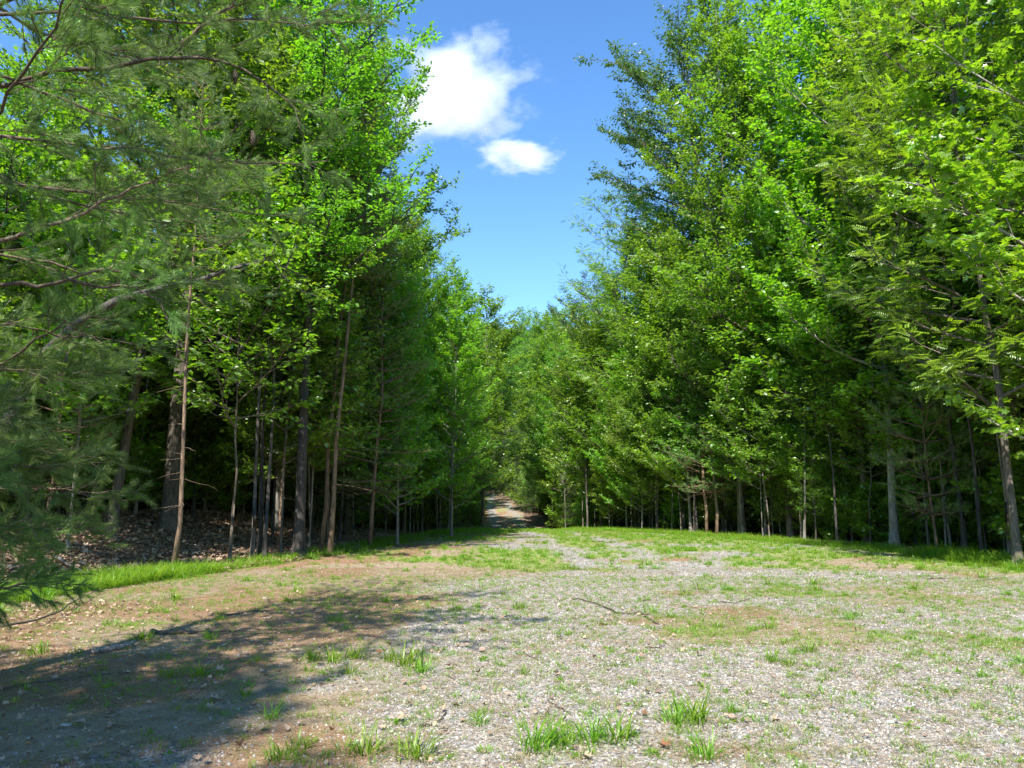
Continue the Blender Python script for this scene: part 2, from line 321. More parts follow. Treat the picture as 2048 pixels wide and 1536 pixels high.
# ------------------------------------------------------------------ scattering of uncountable things
def proto_col(name, meshes):
    c = bpy.data.collections.new(name)
    for i, me in enumerate(meshes):
        o = bpy.data.objects.new('%s_%02d' % (name, i), me); c.objects.link(o)
    return c
def scatter(name, P, rot, scl, idx, cols, label=None):
    me = bpy.data.meshes.new(name); n = len(P); me.vertices.add(n); me.vertices.foreach_set('co', np.asarray(P, np.float32).ravel())
    a = me.attributes.new('rot', 'FLOAT_VECTOR', 'POINT'); a.data.foreach_set('vector', np.asarray(rot, np.float32).ravel())
    a = me.attributes.new('scl', 'FLOAT_VECTOR', 'POINT'); scl = np.asarray(scl, np.float32)
    if scl.ndim == 1: scl = np.repeat(scl[:, None], 3, 1)
    a.data.foreach_set('vector', scl.ravel())
    a = me.attributes.new('idx', 'INT', 'POINT'); a.data.foreach_set('value', np.asarray(idx, np.int32))
    ng = bpy.data.node_groups.new(name + '_nodes', 'GeometryNodeTree')
    ng.interface.new_socket('Geometry', in_out='INPUT', socket_type='NodeSocketGeometry'); ng.interface.new_socket('Geometry', in_out='OUTPUT', socket_type='NodeSocketGeometry')
    N = ng.nodes.new; L = ng.links.new; gi = N('NodeGroupInput'); go = N('NodeGroupOutput'); jn = N('GeometryNodeJoinGeometry')
    def na(nm, ty): q = N('GeometryNodeInputNamedAttribute'); q.data_type = ty; q.inputs[0].default_value = nm; return q.outputs[0]
    m2p = N('GeometryNodeMeshToPoints'); L(gi.outputs[0], m2p.inputs[0])
    er = N('FunctionNodeEulerToRotation'); L(na('rot', 'FLOAT_VECTOR'), er.inputs[0]); sc = na('scl', 'FLOAT_VECTOR'); ii = na('idx', 'INT')
    for c in cols:
        ci = N('GeometryNodeCollectionInfo'); ci.inputs[0].default_value = c; ci.inputs[1].default_value = True; ci.inputs[2].default_value = True
        ip = N('GeometryNodeInstanceOnPoints'); L(m2p.outputs[0], ip.inputs['Points']); L(ci.outputs[0], ip.inputs['Instance']); ip.inputs['Pick Instance'].default_value = True
        L(ii, ip.inputs['Instance Index']); L(er.outputs[0], ip.inputs['Rotation']); L(sc, ip.inputs['Scale']); L(ip.outputs[0], jn.inputs[0])
    L(jn.outputs[0], go.inputs[0])
    o = bpy.data.objects.new(name, me); COL.objects.link(o); md = o.modifiers.new('scatter', 'NODES'); md.node_group = ng
    o['kind'] = 'stuff'
    if label: o['label'] = label
    return o

# ------------------------------------------------------------------ grass tufts
def tuft_mesh(name, n, rad, L, mat, seed, stiff=.5, width=.006):
    r = np.random.default_rng(seed)
    az = r.uniform(0, 2 * math.pi, n); lean = np.abs(r.normal(0, .35, n)) + .12; ln = L * r.uniform(.45, 1.1, n)
    base = np.stack([np.cos(az) * rad * r.uniform(0, 1, n), np.sin(az) * rad * r.uniform(0, 1, n), np.full(n, -.01)], 1)
    az2 = az + r.normal(0, .7, n); H = np.stack([np.cos(az2), np.sin(az2), 0 * az], 1); S = np.stack([-np.sin(az2), np.cos(az2), 0 * az], 1)
    rows = []
    bend = r.uniform(.5, 1.5, n) * (1.4 - stiff)
    p = base.copy(); ang = lean.copy(); seg = ln / 4
    w0 = width * r.uniform(.7, 1.3, n)
    for k in range(5):
        w = w0 * [.8, 1, .85, .55, 0][k]
        rows.append(p - S * w[:, None] / 2); 
        if k < 4: rows.append(p + S * w[:, None] / 2)
        p = p + (H * np.sin(ang)[:, None] + np.array([0, 0, 1.]) * np.cos(ang)[:, None]) * seg[:, None]; ang = ang + bend * .45
    V = np.stack(rows, 1).reshape(-1, 3); b = np.arange(n)[:, None] * 9
    F4 = np.concatenate([b + np.array([[2 * k, 2 * k + 1, 2 * k + 3, 2 * k + 2]]) for k in range(3)]); F3 = b + np.array([[6, 7, 8]])
    v = r.uniform(0, 1, n); va = np.concatenate([v, v, v, v])
    return mk_mesh(name, V, [F4, F3], mat, {'v': va}, smooth=True)
tufts_short = [tuft_mesh('short_tuft', 16, .05, .09, M['grass'], s, .6, .0045) for s in range(4)]
tufts_mid = [tuft_mesh('mid_tuft', 55, .11, .22, M['grass'], 10 + s, .55, .008) for s in range(4)]
tufts_long = [tuft_mesh('long_tuft', 34, .12, .46, M['grass'], 20 + s, .35, .010) for s in range(4)]
tufts_dry = [tuft_mesh('dry_tuft', 12, .06, .12, M['straw'], 30 + s, .2, .0035) for s in range(3)]
def weed_mesh(name, seed, mat):
    """low rosette of small round leaves"""
    r = np.random.default_rng(seed); n = 14
    az = r.uniform(0, 6.28, n); A = np.stack([np.cos(az), np.sin(az), r.uniform(.1, .9, n)], 1); P = A * np.array([.02, .02, .02]) * r.uniform(.3, 2.5, (n, 1))
    V, F, k = stamp(P, A, np.tile([0, 0, 1.], (n, 1)) + r.normal(0, .2, (n, 3)), r.uniform(.03, .06, n), r.uniform(.015, .03, n), 'oval6')
    return mk_mesh(name, V, [F], mat, {'v': np.repeat(r.uniform(0, 1, n), k)})
weeds = [weed_mesh('weed', 40 + s, M['leaf_yellow'] if s == 2 else M['grass']) for s in range(3)]
# proto sets: 0-3 short, 4-7 mid, 8-11 long, 12-14 dry, 15-17 weeds
C_GRASS = proto_col('grass_proto', tufts_short + tufts_mid + tufts_long + tufts_dry + weeds)

def sample(n, x0, x1, y0, y1, power=1.0):
    """random ground points, denser near the lens"""
    y = y0 + (y1 - y0) * rng.uniform(0, 1, n) ** power; x = rng.uniform(x0, x1, n); return x, y
def inview(x, y, m=1.5): return np.abs(x) < .74 * np.maximum(y, 0) + m
def grass_pts(n, y0, y1, xa=40, pw=1.0, dens=None):
    x, y = sample(n, -xa, xa, y0, y1, pw); k = inview(x, y); x, y = x[k], y[k]
    ins, gr, red, cov = zones(x, y); k = rng.uniform(0, 1, len(x)) < dens(x, y, ins, gr, red, cov); return x[k], y[k]
GX = []; GY = []; GS = []; GI = []
def addg(x, y, s, i): GX.append(x); GY.append(y); GS.append(s); GI.append(i)
x, y = grass_pts(110000, 2.5, 16, 12, 1, lambda x, y, i, g, r, c: .17 * i * (1 - .6 * sstep(-.5, -2.5, x) * (y < 11)) + .65 * c ** 1.5); addg(x, y, rng.uniform(.25, 1.15, len(x)), rng.integers(0, 4, len(x)))
x, y = grass_pts(90000, 14, 62, 22, 1, lambda x, y, i, g, r, c: .03 * i + .85 * c); addg(x, y, rng.uniform(.7, 1.5, len(x)), rng.integers(0, 4, len(x)))
x, y = grass_pts(30000, 2.5, 62, 25, 1, lambda x, y, i, g, r, c: .7 * c ** 2 * (y > 9) + .035 * i); addg(x, y, rng.uniform(.5, 1.1, len(x)), rng.integers(4, 8, len(x)))
x, y = grass_pts(26000, 2.5, 16, 12, 1, lambda x, y, i, g, r, c: .35 * i + .3 * c); addg(x, y, rng.uniform(.3, .8, len(x)), rng.integers(12, 15, len(x)))
x, y = grass_pts(20000, 2.5, 20, 14, 1, lambda x, y, i, g, r, c: .10 * i + .3 * c); addg(x, y, rng.uniform(.3, .9, len(x)), rng.integers(15, 18, len(x)))
x, y = grass_pts(40000, 16, 60, 22, 1, lambda x, y, i, g, r, c: .25 * i * (1 - g)); addg(x, y, rng.uniform(.8, 1.4, len(x)), rng.integers(12, 15, len(x)))
# the tall fringe along both edges
def fringe(edge, sgn, n, y0, y1, w, s0, s1):
    y = rng.uniform(y0, y1, n); x = edge(y) + sgn * (rng.uniform(-.5, w, n)) + rng.normal(0, .12, n); k = fbm(x, y, .8, 2, 14) > .36; return x[k], y[k], rng.uniform(s0, s1, k.sum())
x, y, s = fringe(xl, 1, 1800, 11.3, 48, .9, .35, .85); addg(x, y, s, rng.integers(8, 12, len(x)))
x, y, s = fringe(xr, -1, 2200, 15, 48, 1.3, .35, .85); addg(x, y, s, rng.integers(8, 12, len(x)))
x, y, s = fringe(xl, 1, 420, 11.0, 17, 1.0, .7, 1.1); addg(x, y, s, rng.integers(8, 12, len(x)))
x, y, s = fringe(xr, -1, 420, 15, 24, 1.1, .8, 1.3); addg(x, y, s, rng.integers(8, 12, len(x)))
x, y = grass_pts(60000, 62, 126, 12, 1, lambda x, y, i, g, r, c: .3 * c); addg(x, y, rng.uniform(.9, 1.8, len(x)), rng.integers(0, 4, len(x)))
x = np.concatenate(GX); y = np.concatenate(GY); s = np.concatenate(GS); i = np.concatenate(GI)
rot = np.zeros((len(x), 3)); rot[:, 2] = rng.uniform(0, 6.28, len(x)); rot[:, :2] = rng.normal(0, .08, (len(x), 2))
scatter('grass', np.stack([x, y, ground_h(x, y)], 1), rot, s, i, [C_GRASS], 'short green and dry grass growing over the clearing and along its edges')
print('grass', len(x))

# ------------------------------------------------------------------ gravel, straw, dead leaves
def chip_mesh(name, seed, flat, mat):
    r = np.random.default_rng(seed); k = 6; a = np.arange(k) * 2 * math.pi / k + r.uniform(-.25, .25, k); rr = r.uniform(.65, 1.15, k)
    b = np.stack([np.cos(a) * rr, np.sin(a) * rr * r.uniform(.6, 1), np.full(k, -.3 * flat)], 1) * .5
    t = b * np.array([.72, .72, 1]) + np.array([0, 0, flat * .5]) + r.normal(0, .03, (k, 3)); V = np.concatenate([b, t])
    j = np.arange(k); F4 = np.stack([j, (j + 1) % k, (j + 1) % k + k, j + k], 1); F6 = (j + k)[None, :]
    return mk_mesh(name, V, [F4, F6], mat)
C_CHIP = proto_col('chip_proto', [chip_mesh('chip', 50 + s, [.25, .35, .5, .8][s % 4], M['gravel']) for s in range(8)])
def chips(n, y0, y1, xa, smin, smax):
    y = y0 + (y1 - y0) * rng.uniform(0, 1, n) ** 1.0; x = rng.uniform(-1, 1, n) * (.74 * y + .6); 
    ins, gr, red, cov = zones(x, y); k = rng.uniform(0, 1, n) < ins * (.07 + .13 * sstep(-3, .5, x) + .45 * gr) * (1 - .55 * cov); x, y = x[k], y[k]; n = len(x)
    s = smin + (smax - smin) * rng.uniform(0, 1, n) ** 3
    return x, y, s
xs = [chips(420000, 2.6, 9, 9, .006, .034), chips(300000, 8, 17, 14, .010, .04), chips(120000, 16, 34, 20, .02, .06)]
x = np.concatenate([a[0] for a in xs]); y = np.concatenate([a[1] for a in xs]); s = np.concatenate([a[2] for a in xs]); n = len(x)
near = sstep(26, 10, np.hypot(x, y)); z = ground_h(x, y) + near * .022 * (fbm(x, y, 3.2, 3, 66) - .5)
rot = np.stack([rng.normal(0, .25, n), rng.normal(0, .25, n), rng.uniform(0, 6.28, n)], 1)
scatter('gravel', np.stack([x, y, z + s * .05], 1), rot, s, rng.integers(0, 8, n), [C_CHIP], 'grey and white flaky gravel chips spread over the clearing')
print('chips', n)
def deadleaf(name, seed, mat, L=.08):
    r = np.random.default_rng(seed); tv, tf = TPL['lobed' if seed % 2 else 'oval6']; V = tv.copy(); V[:, 1] -= .5; V[:, 2] = .55 * np.abs(V[:, 0]) + .5 * V[:, 1] ** 2 + r.normal(0, .06, len(V)); V[:, 0] *= .8
    return mk_mesh(name, V * L, [np.array(tf)], mat, {'v': np.full(len(tf), r.uniform())})
C_DEAD = proto_col('dead_proto', [deadleaf('dead', 60 + s, M['litter'], .075 + .01 * s) for s in range(6)])
def straw_mesh(name, seed):
    r = np.random.default_rng(seed); n = 7; az = r.uniform(0, 6.28, n); A = np.stack([np.cos(az), np.sin(az), r.normal(0, .05, n)], 1)
    V, F, k = stamp(r.uniform(-.08, .08, (n, 3)) * [1, 1, .05], A, np.tile([0, 0, 1.], (n, 1)), r.uniform(.05, .16, n), np.full(n, .0035), 'needle')
    return mk_mesh(name, V + np.array([0, 0, .006]), [F], M['straw'], {'v': r.uniform(0, 1, n)})
C_STRAW = proto_col('straw_proto', [straw_mesh('straw', 70 + s) for s in range(4)])
x, y = sample(110000, -11, 11, 2.6, 18); k = inview(x, y); x, y = x[k], y[k]; ins, gr, red, cov = zones(x, y); k = rng.uniform(0, 1, len(x)) < ins * (.8 - .4 * gr); x, y = x[k], y[k]
z = ground_h(x, y); n = len(x)
scatter('straw', np.stack([x, y, z + .006], 1), np.stack([0 * x, 0 * x, rng.uniform(0, 6.28, n)], 1), rng.uniform(.5, 1.2, n), rng.integers(0, 4, n), [C_STRAW], 'dry straw and pine needles lying on the bare ground')
DX = []; 
x, y = sample(120000, -26, 2, 2.5, 34); k = inview(x, y) & (x < xl(y) + .8); DX.append((x[k], y[k], rng.uniform(.7, 1.5, k.sum())))
x, y = sample(45000, -8, 2, 2.2, 12); ins, gr, red, cov = zones(x, y); k = inview(x, y) & (rng.uniform(0, 1, len(x)) < .02 + .16 * sstep(-1, -3.4, x) * sstep(7, 3.5, y) + .25 * sstep(-4.5, -7, x)); DX.append((x[k], y[k], rng.uniform(.3, .75, k.sum())))
x, y = sample(26000, -10, 12, 3, 24); k = inview(x, y) & (rng.uniform(0, 1, len(x)) < .06); DX.append((x[k], y[k], rng.uniform(.25, .6, k.sum())))
x, y = sample(40000, 3, 40, 12, 45); k = inview(x, y) & (x > xr(y) - .3); DX.append((x[k], y[k], rng.uniform(.8, 1.5, k.sum())))
x = np.concatenate([a[0] for a in DX]); y = np.concatenate([a[1] for a in DX]); s = np.concatenate([a[2] for a in DX]); n = len(x)
scatter('leaf_litter', np.stack([x, y, ground_h(x, y) + .012 + rng.uniform(0, .02, n)], 1), np.stack([rng.normal(0, .3, n), rng.normal(0, .3, n), rng.uniform(0, 6.28, n)], 1), s, rng.integers(0, 6, n), [C_DEAD], 'brown fallen leaves on the forest floor and in the shade')
print('dead', n)

# ------------------------------------------------------------------ trees
def rot_about(v, axis, a):
    c, s = np.cos(a), np.sin(a); return v * c + np.cross(axis, v) * s + axis * np.dot(axis, v) * (1 - c)
def curve(p, d, L, n, curl, r, wob=.12):
    pts = [p]; d = d / np.linalg.norm(d)
    for i in range(n):
        d = d + np.array([0, 0, curl / n]) + r.normal(0, wob, 3) * (1 / n ** .5) ; d = d / np.linalg.norm(d); p = p + d * L / n; pts.append(p)
    return np.array(pts)
def interp(pts, t):
    t = np.clip(t, 0, 1) * (len(pts) - 1); i = np.minimum(t.astype(int), len(pts) - 2); f = (t - i)[:, None]; return pts[i] * (1 - f) + pts[i + 1] * f, nrm(pts[i + 1] - pts[i])

def broadleaf(name, seed, H, tr, cb, CR, nl, leafL, mat, bark, shape='oval', sub=7, tw=7, lv=10, curl=.5, elev=(.25, .9), prof=None, wobble=.25, wid=.6, droop=.25, twl=.55, leafy_base=.15, keep=False):
    r = np.random.default_rng(seed); T = Tubes()
    n = 12; tp = np.zeros((n, 3)); tp[:, 2] = np.linspace(-.3, H, n); tp[:, :2] = np.cumsum(r.normal(0, wobble * .3, (n, 2)), 0) * np.linspace(0, 1, n)[:, None] ** .7; tp[0, :2] = 0
    rad = tr * (1 - np.linspace(0, 1, n) ** 1.1 * .93)
    tz = np.concatenate([[-.3, 0, .2, .5, 1.0], tp[1:, 2]]); fl = np.ones(len(tz)); fl[:5] = [2.1, 1.75, 1.35, 1.12, 1.03]
    T.tube(np.stack([np.interp(tz, tp[:, 2], tp[:, k]) for k in range(3)], 1), np.interp(tz, tp[:, 2], rad) * fl, 10)
    if prof is None: prof = lambda t: (np.sin(math.pi * min(1, t * .72 + .24)) ** .7)
    TB = []; TD = []; 
    for i in range(nl):
        t = (i + r.uniform(0, 1)) / nl; hz = cb + (1 - cb) * t * .98
        p, d = interp(tp, np.array([(hz * H + .3) / (H + .3)])); p = p[0]
        az = i * 2.4 + r.normal(0, .4); el = elev[0] + (elev[1] - elev[0]) * t + r.normal(0, .12)
        L = CR * prof(t) * r.uniform(.7, 1.15) + .3
        d0 = np.array([math.cos(az) * math.cos(el), math.sin(az) * math.cos(el), math.sin(el)])
        lp = curve(p, d0, L, 6, curl, r); lr = max(tr * (1 - hz) * .5, .012) + .004 * L
        T.tube(lp, np.linspace(lr, .006, 7), 5)
        ns = max(3, int(sub * (L / CR) + 2))
        for j in range(ns):
            s = leafy_base + (1 - leafy_base) * (j + r.uniform(0, 1)) / ns; q, dd = interp(lp, np.array([s])); q = q[0]; dd = dd[0]
            side = 1 if j % 2 else -1; ax = nrm(np.array([r.normal(0, .35), r.normal(0, .35), 1.0]))
            sd_ = rot_about(dd, ax, side * r.uniform(.5, 1.1)); sL = L * r.uniform(.25, .5) * (1.15 - s * .5)
            sp = curve(q, sd_ + np.array([0, 0, .1]), sL, 3, curl * .5 - .1, r, .2); T.tube(sp, np.linspace(lr * .35 + .003, .004, 4), 3)
            m = max(3, int(tw * sL / (CR * .35)) + 1); ts = r.uniform(.1, 1, m); ts[-1] = 1; b, bd = interp(sp, ts)
            lat = np.cross(bd, [0, 0, 1.]); lat = nrm(lat); sg = np.where(np.arange(m) % 2, 1, -1)[:, None]
            TB.append(b); TD.append(nrm(bd + lat * sg * r.uniform(.2, 1.2, (m, 1)) + r.normal(0, .25, (m, 3)) + np.array([0, 0, .1])))
    TB = np.concatenate(TB); TD = np.concatenate(TD); m = len(TB); tl = twl * r.uniform(.6, 1.2, m); TE = TB + TD * tl[:, None] - np.array([0, 0, .08]) * tl[:, None]
    T.prisms(TB, TE, .0045, .002)
    k = lv; u = (np.arange(k)[None, :] + r.uniform(.2, 1, (m, k))) / k
    P = (TB[:, None] + (TE - TB)[:, None] * u[..., None]).reshape(-1, 3); D = np.repeat(TD, k, 0); N_ = len(P)
    lat = nrm(np.cross(D, [0, 0, 1.])); sg = np.tile(np.where(np.arange(k) % 2, 1., -1.), m)[:, None]
    A = nrm(D * .7 + lat * sg * r.uniform(.3, 1.3, (N_, 1)) + r.normal(0, .3, (N_, 3)) - np.array([0, 0, droop]))
    Nn = nrm(np.array([0, 0, 1.]) + r.normal(0, .48, (N_, 3)) + .25 * A)
    P = P + A * leafL * .25 + r.normal(0, leafL * .25, (N_, 3))
    ll = leafL * r.uniform(.6, 1.2, N_); V, F, kf = stamp(P, A, Nn, ll, ll * wid, shape)
    v = np.clip(np.repeat(r.uniform(0, 1, m), k) * .55 + r.uniform(0, .45, N_), 0, 1)
    crown = mk_mesh(name + '_crown', V, [F], mat, {'v': np.repeat(v, kf)})
    res = {'trunk': T.mesh(name + '_trunk', bark), 'crown': crown, 'n': N_}
    if keep: res['leaves'] = (P, A, Nn, ll)
    print(name, 'leaves', N_, 'tris', len(F))
    return res

def needles_on(twB, twE, r, per, nl, nw, spread=.9):
    m = len(twB); u = r.uniform(.25, 1, (m, per)); P = (twB[:, None] + (twE - twB)[:, None] * u[..., None]).reshape(-1, 3)
    D = np.repeat(nrm(twE - twB), per, 0); rv = nrm(r.normal(0, 1, D.shape)); perp = nrm(rv - D * np.sum(rv * D, 1, keepdims=True))
    sp = r.uniform(.35, 1.15, (len(P), 1)) * spread; A = nrm(D + perp * sp - np.array([0, 0, .12]))
    N_ = nrm(np.cross(A, r.normal(0, 1, A.shape))); L = nl * r.uniform(.75, 1.15, len(P))
    V, F, k = stamp(P, A, N_, L, np.full(len(P), nw), 'needle'); v = np.repeat(r.uniform(0, 1, m), per) * .6 + r.uniform(0, .4, len(P)); return V, F, v
def pine(name, seed, H, tr, cb, CR, whorls, per, nl, nw, mat, bark, sub=6, tw=5, stub=True, droop=-.1, prof=None, twl=.22, spread=.9):
    r = np.random.default_rng(seed); T = Tubes(); n = 10; tp = np.zeros((n, 3)); tp[:, 2] = np.linspace(-.3, H, n); tp[:, :2] = np.cumsum(r.normal(0, .06, (n, 2)), 0); tp[0, :2] = 0
    rad = tr * (1 - np.linspace(0, 1, n) * .93); rad[0] *= 1.3; T.tube(tp, rad, 9); TB = []; TE = []
    if prof is None: prof = lambda t: (1 - t) ** .65 * min(1, t * 4 + .5)
    for w in range(whorls):
        t = (w + r.uniform(0, .4)) / whorls; hz = cb + (1 - cb) * t
        p = interp(tp, np.array([(hz * H + .3) / (H + .3)]))[0][0]
        for b in range(r.integers(4, 6)):
            az = b * 1.35 + w * .9 + r.normal(0, .2); el = -.05 + .7 * t + r.normal(0, .1); L = CR * prof(t) * r.uniform(.65, 1.1) + .15
            d0 = np.array([math.cos(az) * math.cos(el), math.sin(az) * math.cos(el), math.sin(el)]); lp = curve(p, d0, L, 5, .35 + droop, r, .08); T.tube(lp, np.linspace(.012 + .008 * L, .004, 6), 4)
            ns = max(3, int(sub * L / CR + 2))
            for j in range(ns):
                s = .25 + .75 * (j + r.uniform(0, 1)) / ns; q, dd = interp(lp, np.array([s])); q, dd = q[0], dd[0]
                sd_ = rot_about(dd, np.array([0, 0, 1.]), (1 if j % 2 else -1) * r.uniform(.4, 1.0)); sL = max(.15, L * .38 * r.uniform(.6, 1.1) * (1.2 - s)); sp = curve(q, sd_, sL, 2, .2, r, .1)
                T.tube(sp, np.linspace(.006, .003, 3), 3); m = max(2, int(tw * sL / (CR * .3)) + 1); ts = r.uniform(.15, 1, m); ts[-1] = 1; bb, bd = interp(sp, ts)
                e = nrm(bd + r.normal(0, .45, (m, 3)) + np.array([0, 0, .12])); TB.append(bb); TE.append(bb + e * twl * r.uniform(.7, 1.2, (m, 1)))
    if stub:                                       # dead bare side twigs under the crown
        for i in range(int(26)):
            hz = r.uniform(.12, cb + .05) * H; p = interp(tp, np.array([(hz + .3) / (H + .3)]))[0][0]; az = r.uniform(0, 6.28)
            T.tube(curve(p, np.array([math.cos(az), math.sin(az), r.uniform(-.3, .3)]), r.uniform(.3, 1.1), 4, -.2, r, .25), np.linspace(.01, .003, 5), 3)
    TB = np.concatenate(TB); TE = np.concatenate(TE); T.prisms(TB, TE, .004, .002)
    V, F, v = needles_on(TB, TE, r, per, nl, nw, spread); print(name, 'needles', len(F))
    return {'trunk': T.mesh(name + '_trunk', bark), 'crown': mk_mesh(name + '_crown', V, [F], mat, {'v': v})}

B = {}
B['tall0'] = broadleaf('tall0', 101, 20, .14, .40, 4.3, 34, .165, M['leaf'], M['bark'], 'oval', 9, 9, 12)
B['tall1'] = broadleaf('tall1', 102, 21, .17, .28, 4.6, 36, .16, M['leaf'], M['bark_dark'], 'oval', 9, 9, 12, curl=.3, wid=.55)
B['tall2'] = broadleaf('tall2', 103, 18, .11, .25, 3.7, 33, .165, M['leaf_bright'], M['bark_pale'], 'oval', 8, 9, 12, curl=.7)
B['tall3'] = broadleaf('tall3', 104, 22, .24, .5, 4.8, 32, .16, M['leaf_dark'], M['bark'], 'oval', 10, 10, 11, curl=.2, droop=.6, wid=.5)
B['edge0'] = broadleaf('edge0', 105, 19, .10, .10, 3.9, 54, .18, M['leaf_bright'], M['bark_pale'], 'lobed', 8, 8, 9, curl=.35, wid=.95, keep=True, prof=lambda t: (1 - t) ** .3 * min(1, .75 + t))
B['edge1'] = broadleaf('edge1', 106, 17, .095, .14, 3.6, 46, .16, M['leaf'], M['bark'], 'oval', 8, 9, 12, curl=.45, wid=.62, prof=lambda t: (1 - t) ** .28 * min(1, .8 + t))
B['yellow'] = broadleaf('yellow', 107, 19, .11, .2, 3.5, 54, .11, M['leaf_yellow'], M['bark'], 'oval', 9, 9, 13, curl=.6, wid=.8, prof=lambda t: (1 - t) ** .32 * min(1, .7 + t))
B['locust'] = broadleaf('locust', 108, 15, .085, .2, 3.6, 42, .26, M['leaf_bright'], M['bark'], 'pinnate', 8, 7, 4, curl=.3, wid=.22, droop=.35, prof=lambda t: (1 - t) ** .3 * min(1, .75 + t))
B['sap0'] = broadleaf('sap0', 109, 8.0, .030, .30, 1.6, 28, .14, M['leaf_bright'], M['bark_pale'], 'lobed', 5, 4, 6, curl=.4, wid=.9, wobble=.22, twl=.38)
B['sap1'] = broadleaf('sap1', 110, 6.5, .025, .35, 1.4, 26, .13, M['leaf'], M['bark'], 'oval6', 5, 4, 8, curl=.3, wid=.6, wobble=.25, twl=.38)
B['sap2'] = broadleaf('sap2', 111, 10, .042, .45, 1.9, 30, .13, M['leaf'], M['bark_dark'], 'oval6', 6, 5, 8, curl=.4, wid=.6, wobble=.25, twl=.42)
B['bush0'] = broadleaf('bush0', 112, 2.6, .02, .05, 1.3, 28, .11, M['leaf'], M['bark'], 'oval6', 5, 4, 8, curl=.3, wid=.6, twl=.3)
B['bush1'] = broadleaf('bush1', 113, 1.7, .015, .05, 1.0, 20, .12, M['leaf_bright'], M['bark'], 'lobed', 4, 4, 6, curl=.2, wid=.9, twl=.25)
B['pine0'] = pine('pine0', 120, 15, .10, .34, 2.5, 22, 46, .12, .0055, M['pine_light'], M['bark_pine'])
B['pine1'] = pine('pine1', 121, 12, .075, .15, 2.3, 22, 46, .12, .0055, M['pine_light'], M['bark_pine'])
B['pinepole'] = pine('pinepole', 124, 14, .065, .55, 1.7, 14, 46, .12, .0055, M['pine_light'], M['bark_pine'])
B['pinesap'] = pine('pinesap', 122, 5.5, .035, .12, 1.3, 14, 46, .11, .0050, M['pine_light'], M['bark_pine'], 4, 4)
B['hem'] = pine('hem', 123, 12, .10, .04, 2.8, 30, 50, .045, .016, M['hemlock'], M['bark_dark'], 7, 7, False, -.5, twl=.40, spread=1.0)

PARTS = {}
def place(kind, x, y, s, label, cat='tree', group=None, rz=None, name=None, tilt=(0, 0), sz=None, dz=0.0):
    nm = name or {'pine': 'pine_tree', 'pinepole': 'pine_tree', 'pines': 'pine_sapling', 'hem': 'conifer_tree', 'sap': 'sapling', 'bush': 'shrub'}.get(kind.rstrip('0123456789'), None) or ('pine_sapling' if kind == 'pinesap' else 'broadleaf_tree')
    e = bpy.data.objects.new(nm, None); COL.objects.link(e); e.empty_display_size = .3
    e.location = (x, y, gh(x, y) + dz); e.rotation_euler = (Euler((tilt[0], tilt[1], 0)).to_matrix() @ Euler((0, 0, rng.uniform(0, 6.28) if rz is None else rz)).to_matrix()).to_euler(); e.scale = (s, s, s if sz is None else sz)
    tag(e, label, cat, group)
    t = link('trunk', B[kind]['trunk'], e); c = link('crown', B[kind]['crown'], e)
    return e
# ---- the trees one can pick out, left side
KEEP = []
def hero(kind, px, d, s, label, cat='tree', group=None, **k):
    x = (px - 1024) / FPX * d; KEEP.append((x, d)); return place(kind, x, d, s, label, cat, group, **k)
hero('tall3', 350, 22, 1.05, 'stout dark-barked tree with a thick straight trunk on the leaf-covered mound', sz=1.05, dz=-.1)
hero('tall0', 236, 20, 1.0, 'grey rough-barked tree leaning right, standing left of the stout dark trunk', tilt=(0, .09), rz=0.6)
hero('tall1', 196, 25, 1.0, 'blackish trunk leaning left behind the grey leaning tree', tilt=(0, -.06), rz=1)
hero('pinepole', 362, 16.8, .85, 'thin pine pole with orange lower bark in front of the stout dark trunk')
hero('sap2', 516, 20.6, 1.35, 'leftmost stem of the close trio of tall slender poles behind the left grass fringe', 'tree', 'trio of slender poles', rz=1)
hero('sap2', 529, 21.0, 1.45, 'middle stem of the close trio of tall slender poles behind the left grass fringe', 'tree', 'trio of slender poles', rz=2)
hero('sap2', 541, 20.8, 1.3, 'rightmost stem of the close trio of tall slender poles behind the left grass fringe', 'tree', 'trio of slender poles', rz=4)
hero('sap1', 474, 19.6, 1.5, 'dark curved sapling stem between the trio of poles and the stout dark tree', 'tree')
hero('pinepole', 572, 22.5, .95, 'grey-stemmed pine just right of the trio of slender poles')
hero('pinepole', 648, 22.4, 1.1, 'dark-stemmed half of the twin pines on the left edge', 'tree', 'twin pines on the left edge', tilt=(0, .03))
hero('pinepole', 668, 22.0, 1.2, 'twin pine with the sunlit orange bark, right of its darker twin', 'tree', 'twin pines on the left edge', tilt=(0, .02))
hero('sap0', 155, 17.5, 1.1, 'small dark sapling beside the near pine boughs at the left border')
hero('edge0', 905, 33, .60, 'bright green young maple overhanging the grass where the track narrows on the left', rz=.5)
hero('edge0', 800, 27.5, .52, 'bright leafy maple between the twin pines and the overhanging young maple', rz=2.2)
hero('tall0', 700, 34, 1.15, 'tall oak whose bare-tipped limbs reach into the sky left of the small cloud', rz=1.2)
hero('tall1', 608, 21, .93, 'tall dense tree whose crown fills the top left, beside the large cloud', rz=3)
hero('tall2', 560, 27, 1.1, 'pale-barked tall tree behind the twin pines', rz=3)
hero('tall0', 812, 46, .98, 'rounded tree beside the far track, its crown meeting the bottom of the sky gap', rz=4.2)
hero('edge1', 965, 60, 1.4, 'tree left of the far track with its crown low against the sky', sz=1.1, rz=.4)
hero('pine1', 745, 25.5, 1.0, 'soft-needled young pine right of the twin pines')
hero('hem', 700, 30, .85, 'feathery conifer behind the soft-needled young pine')
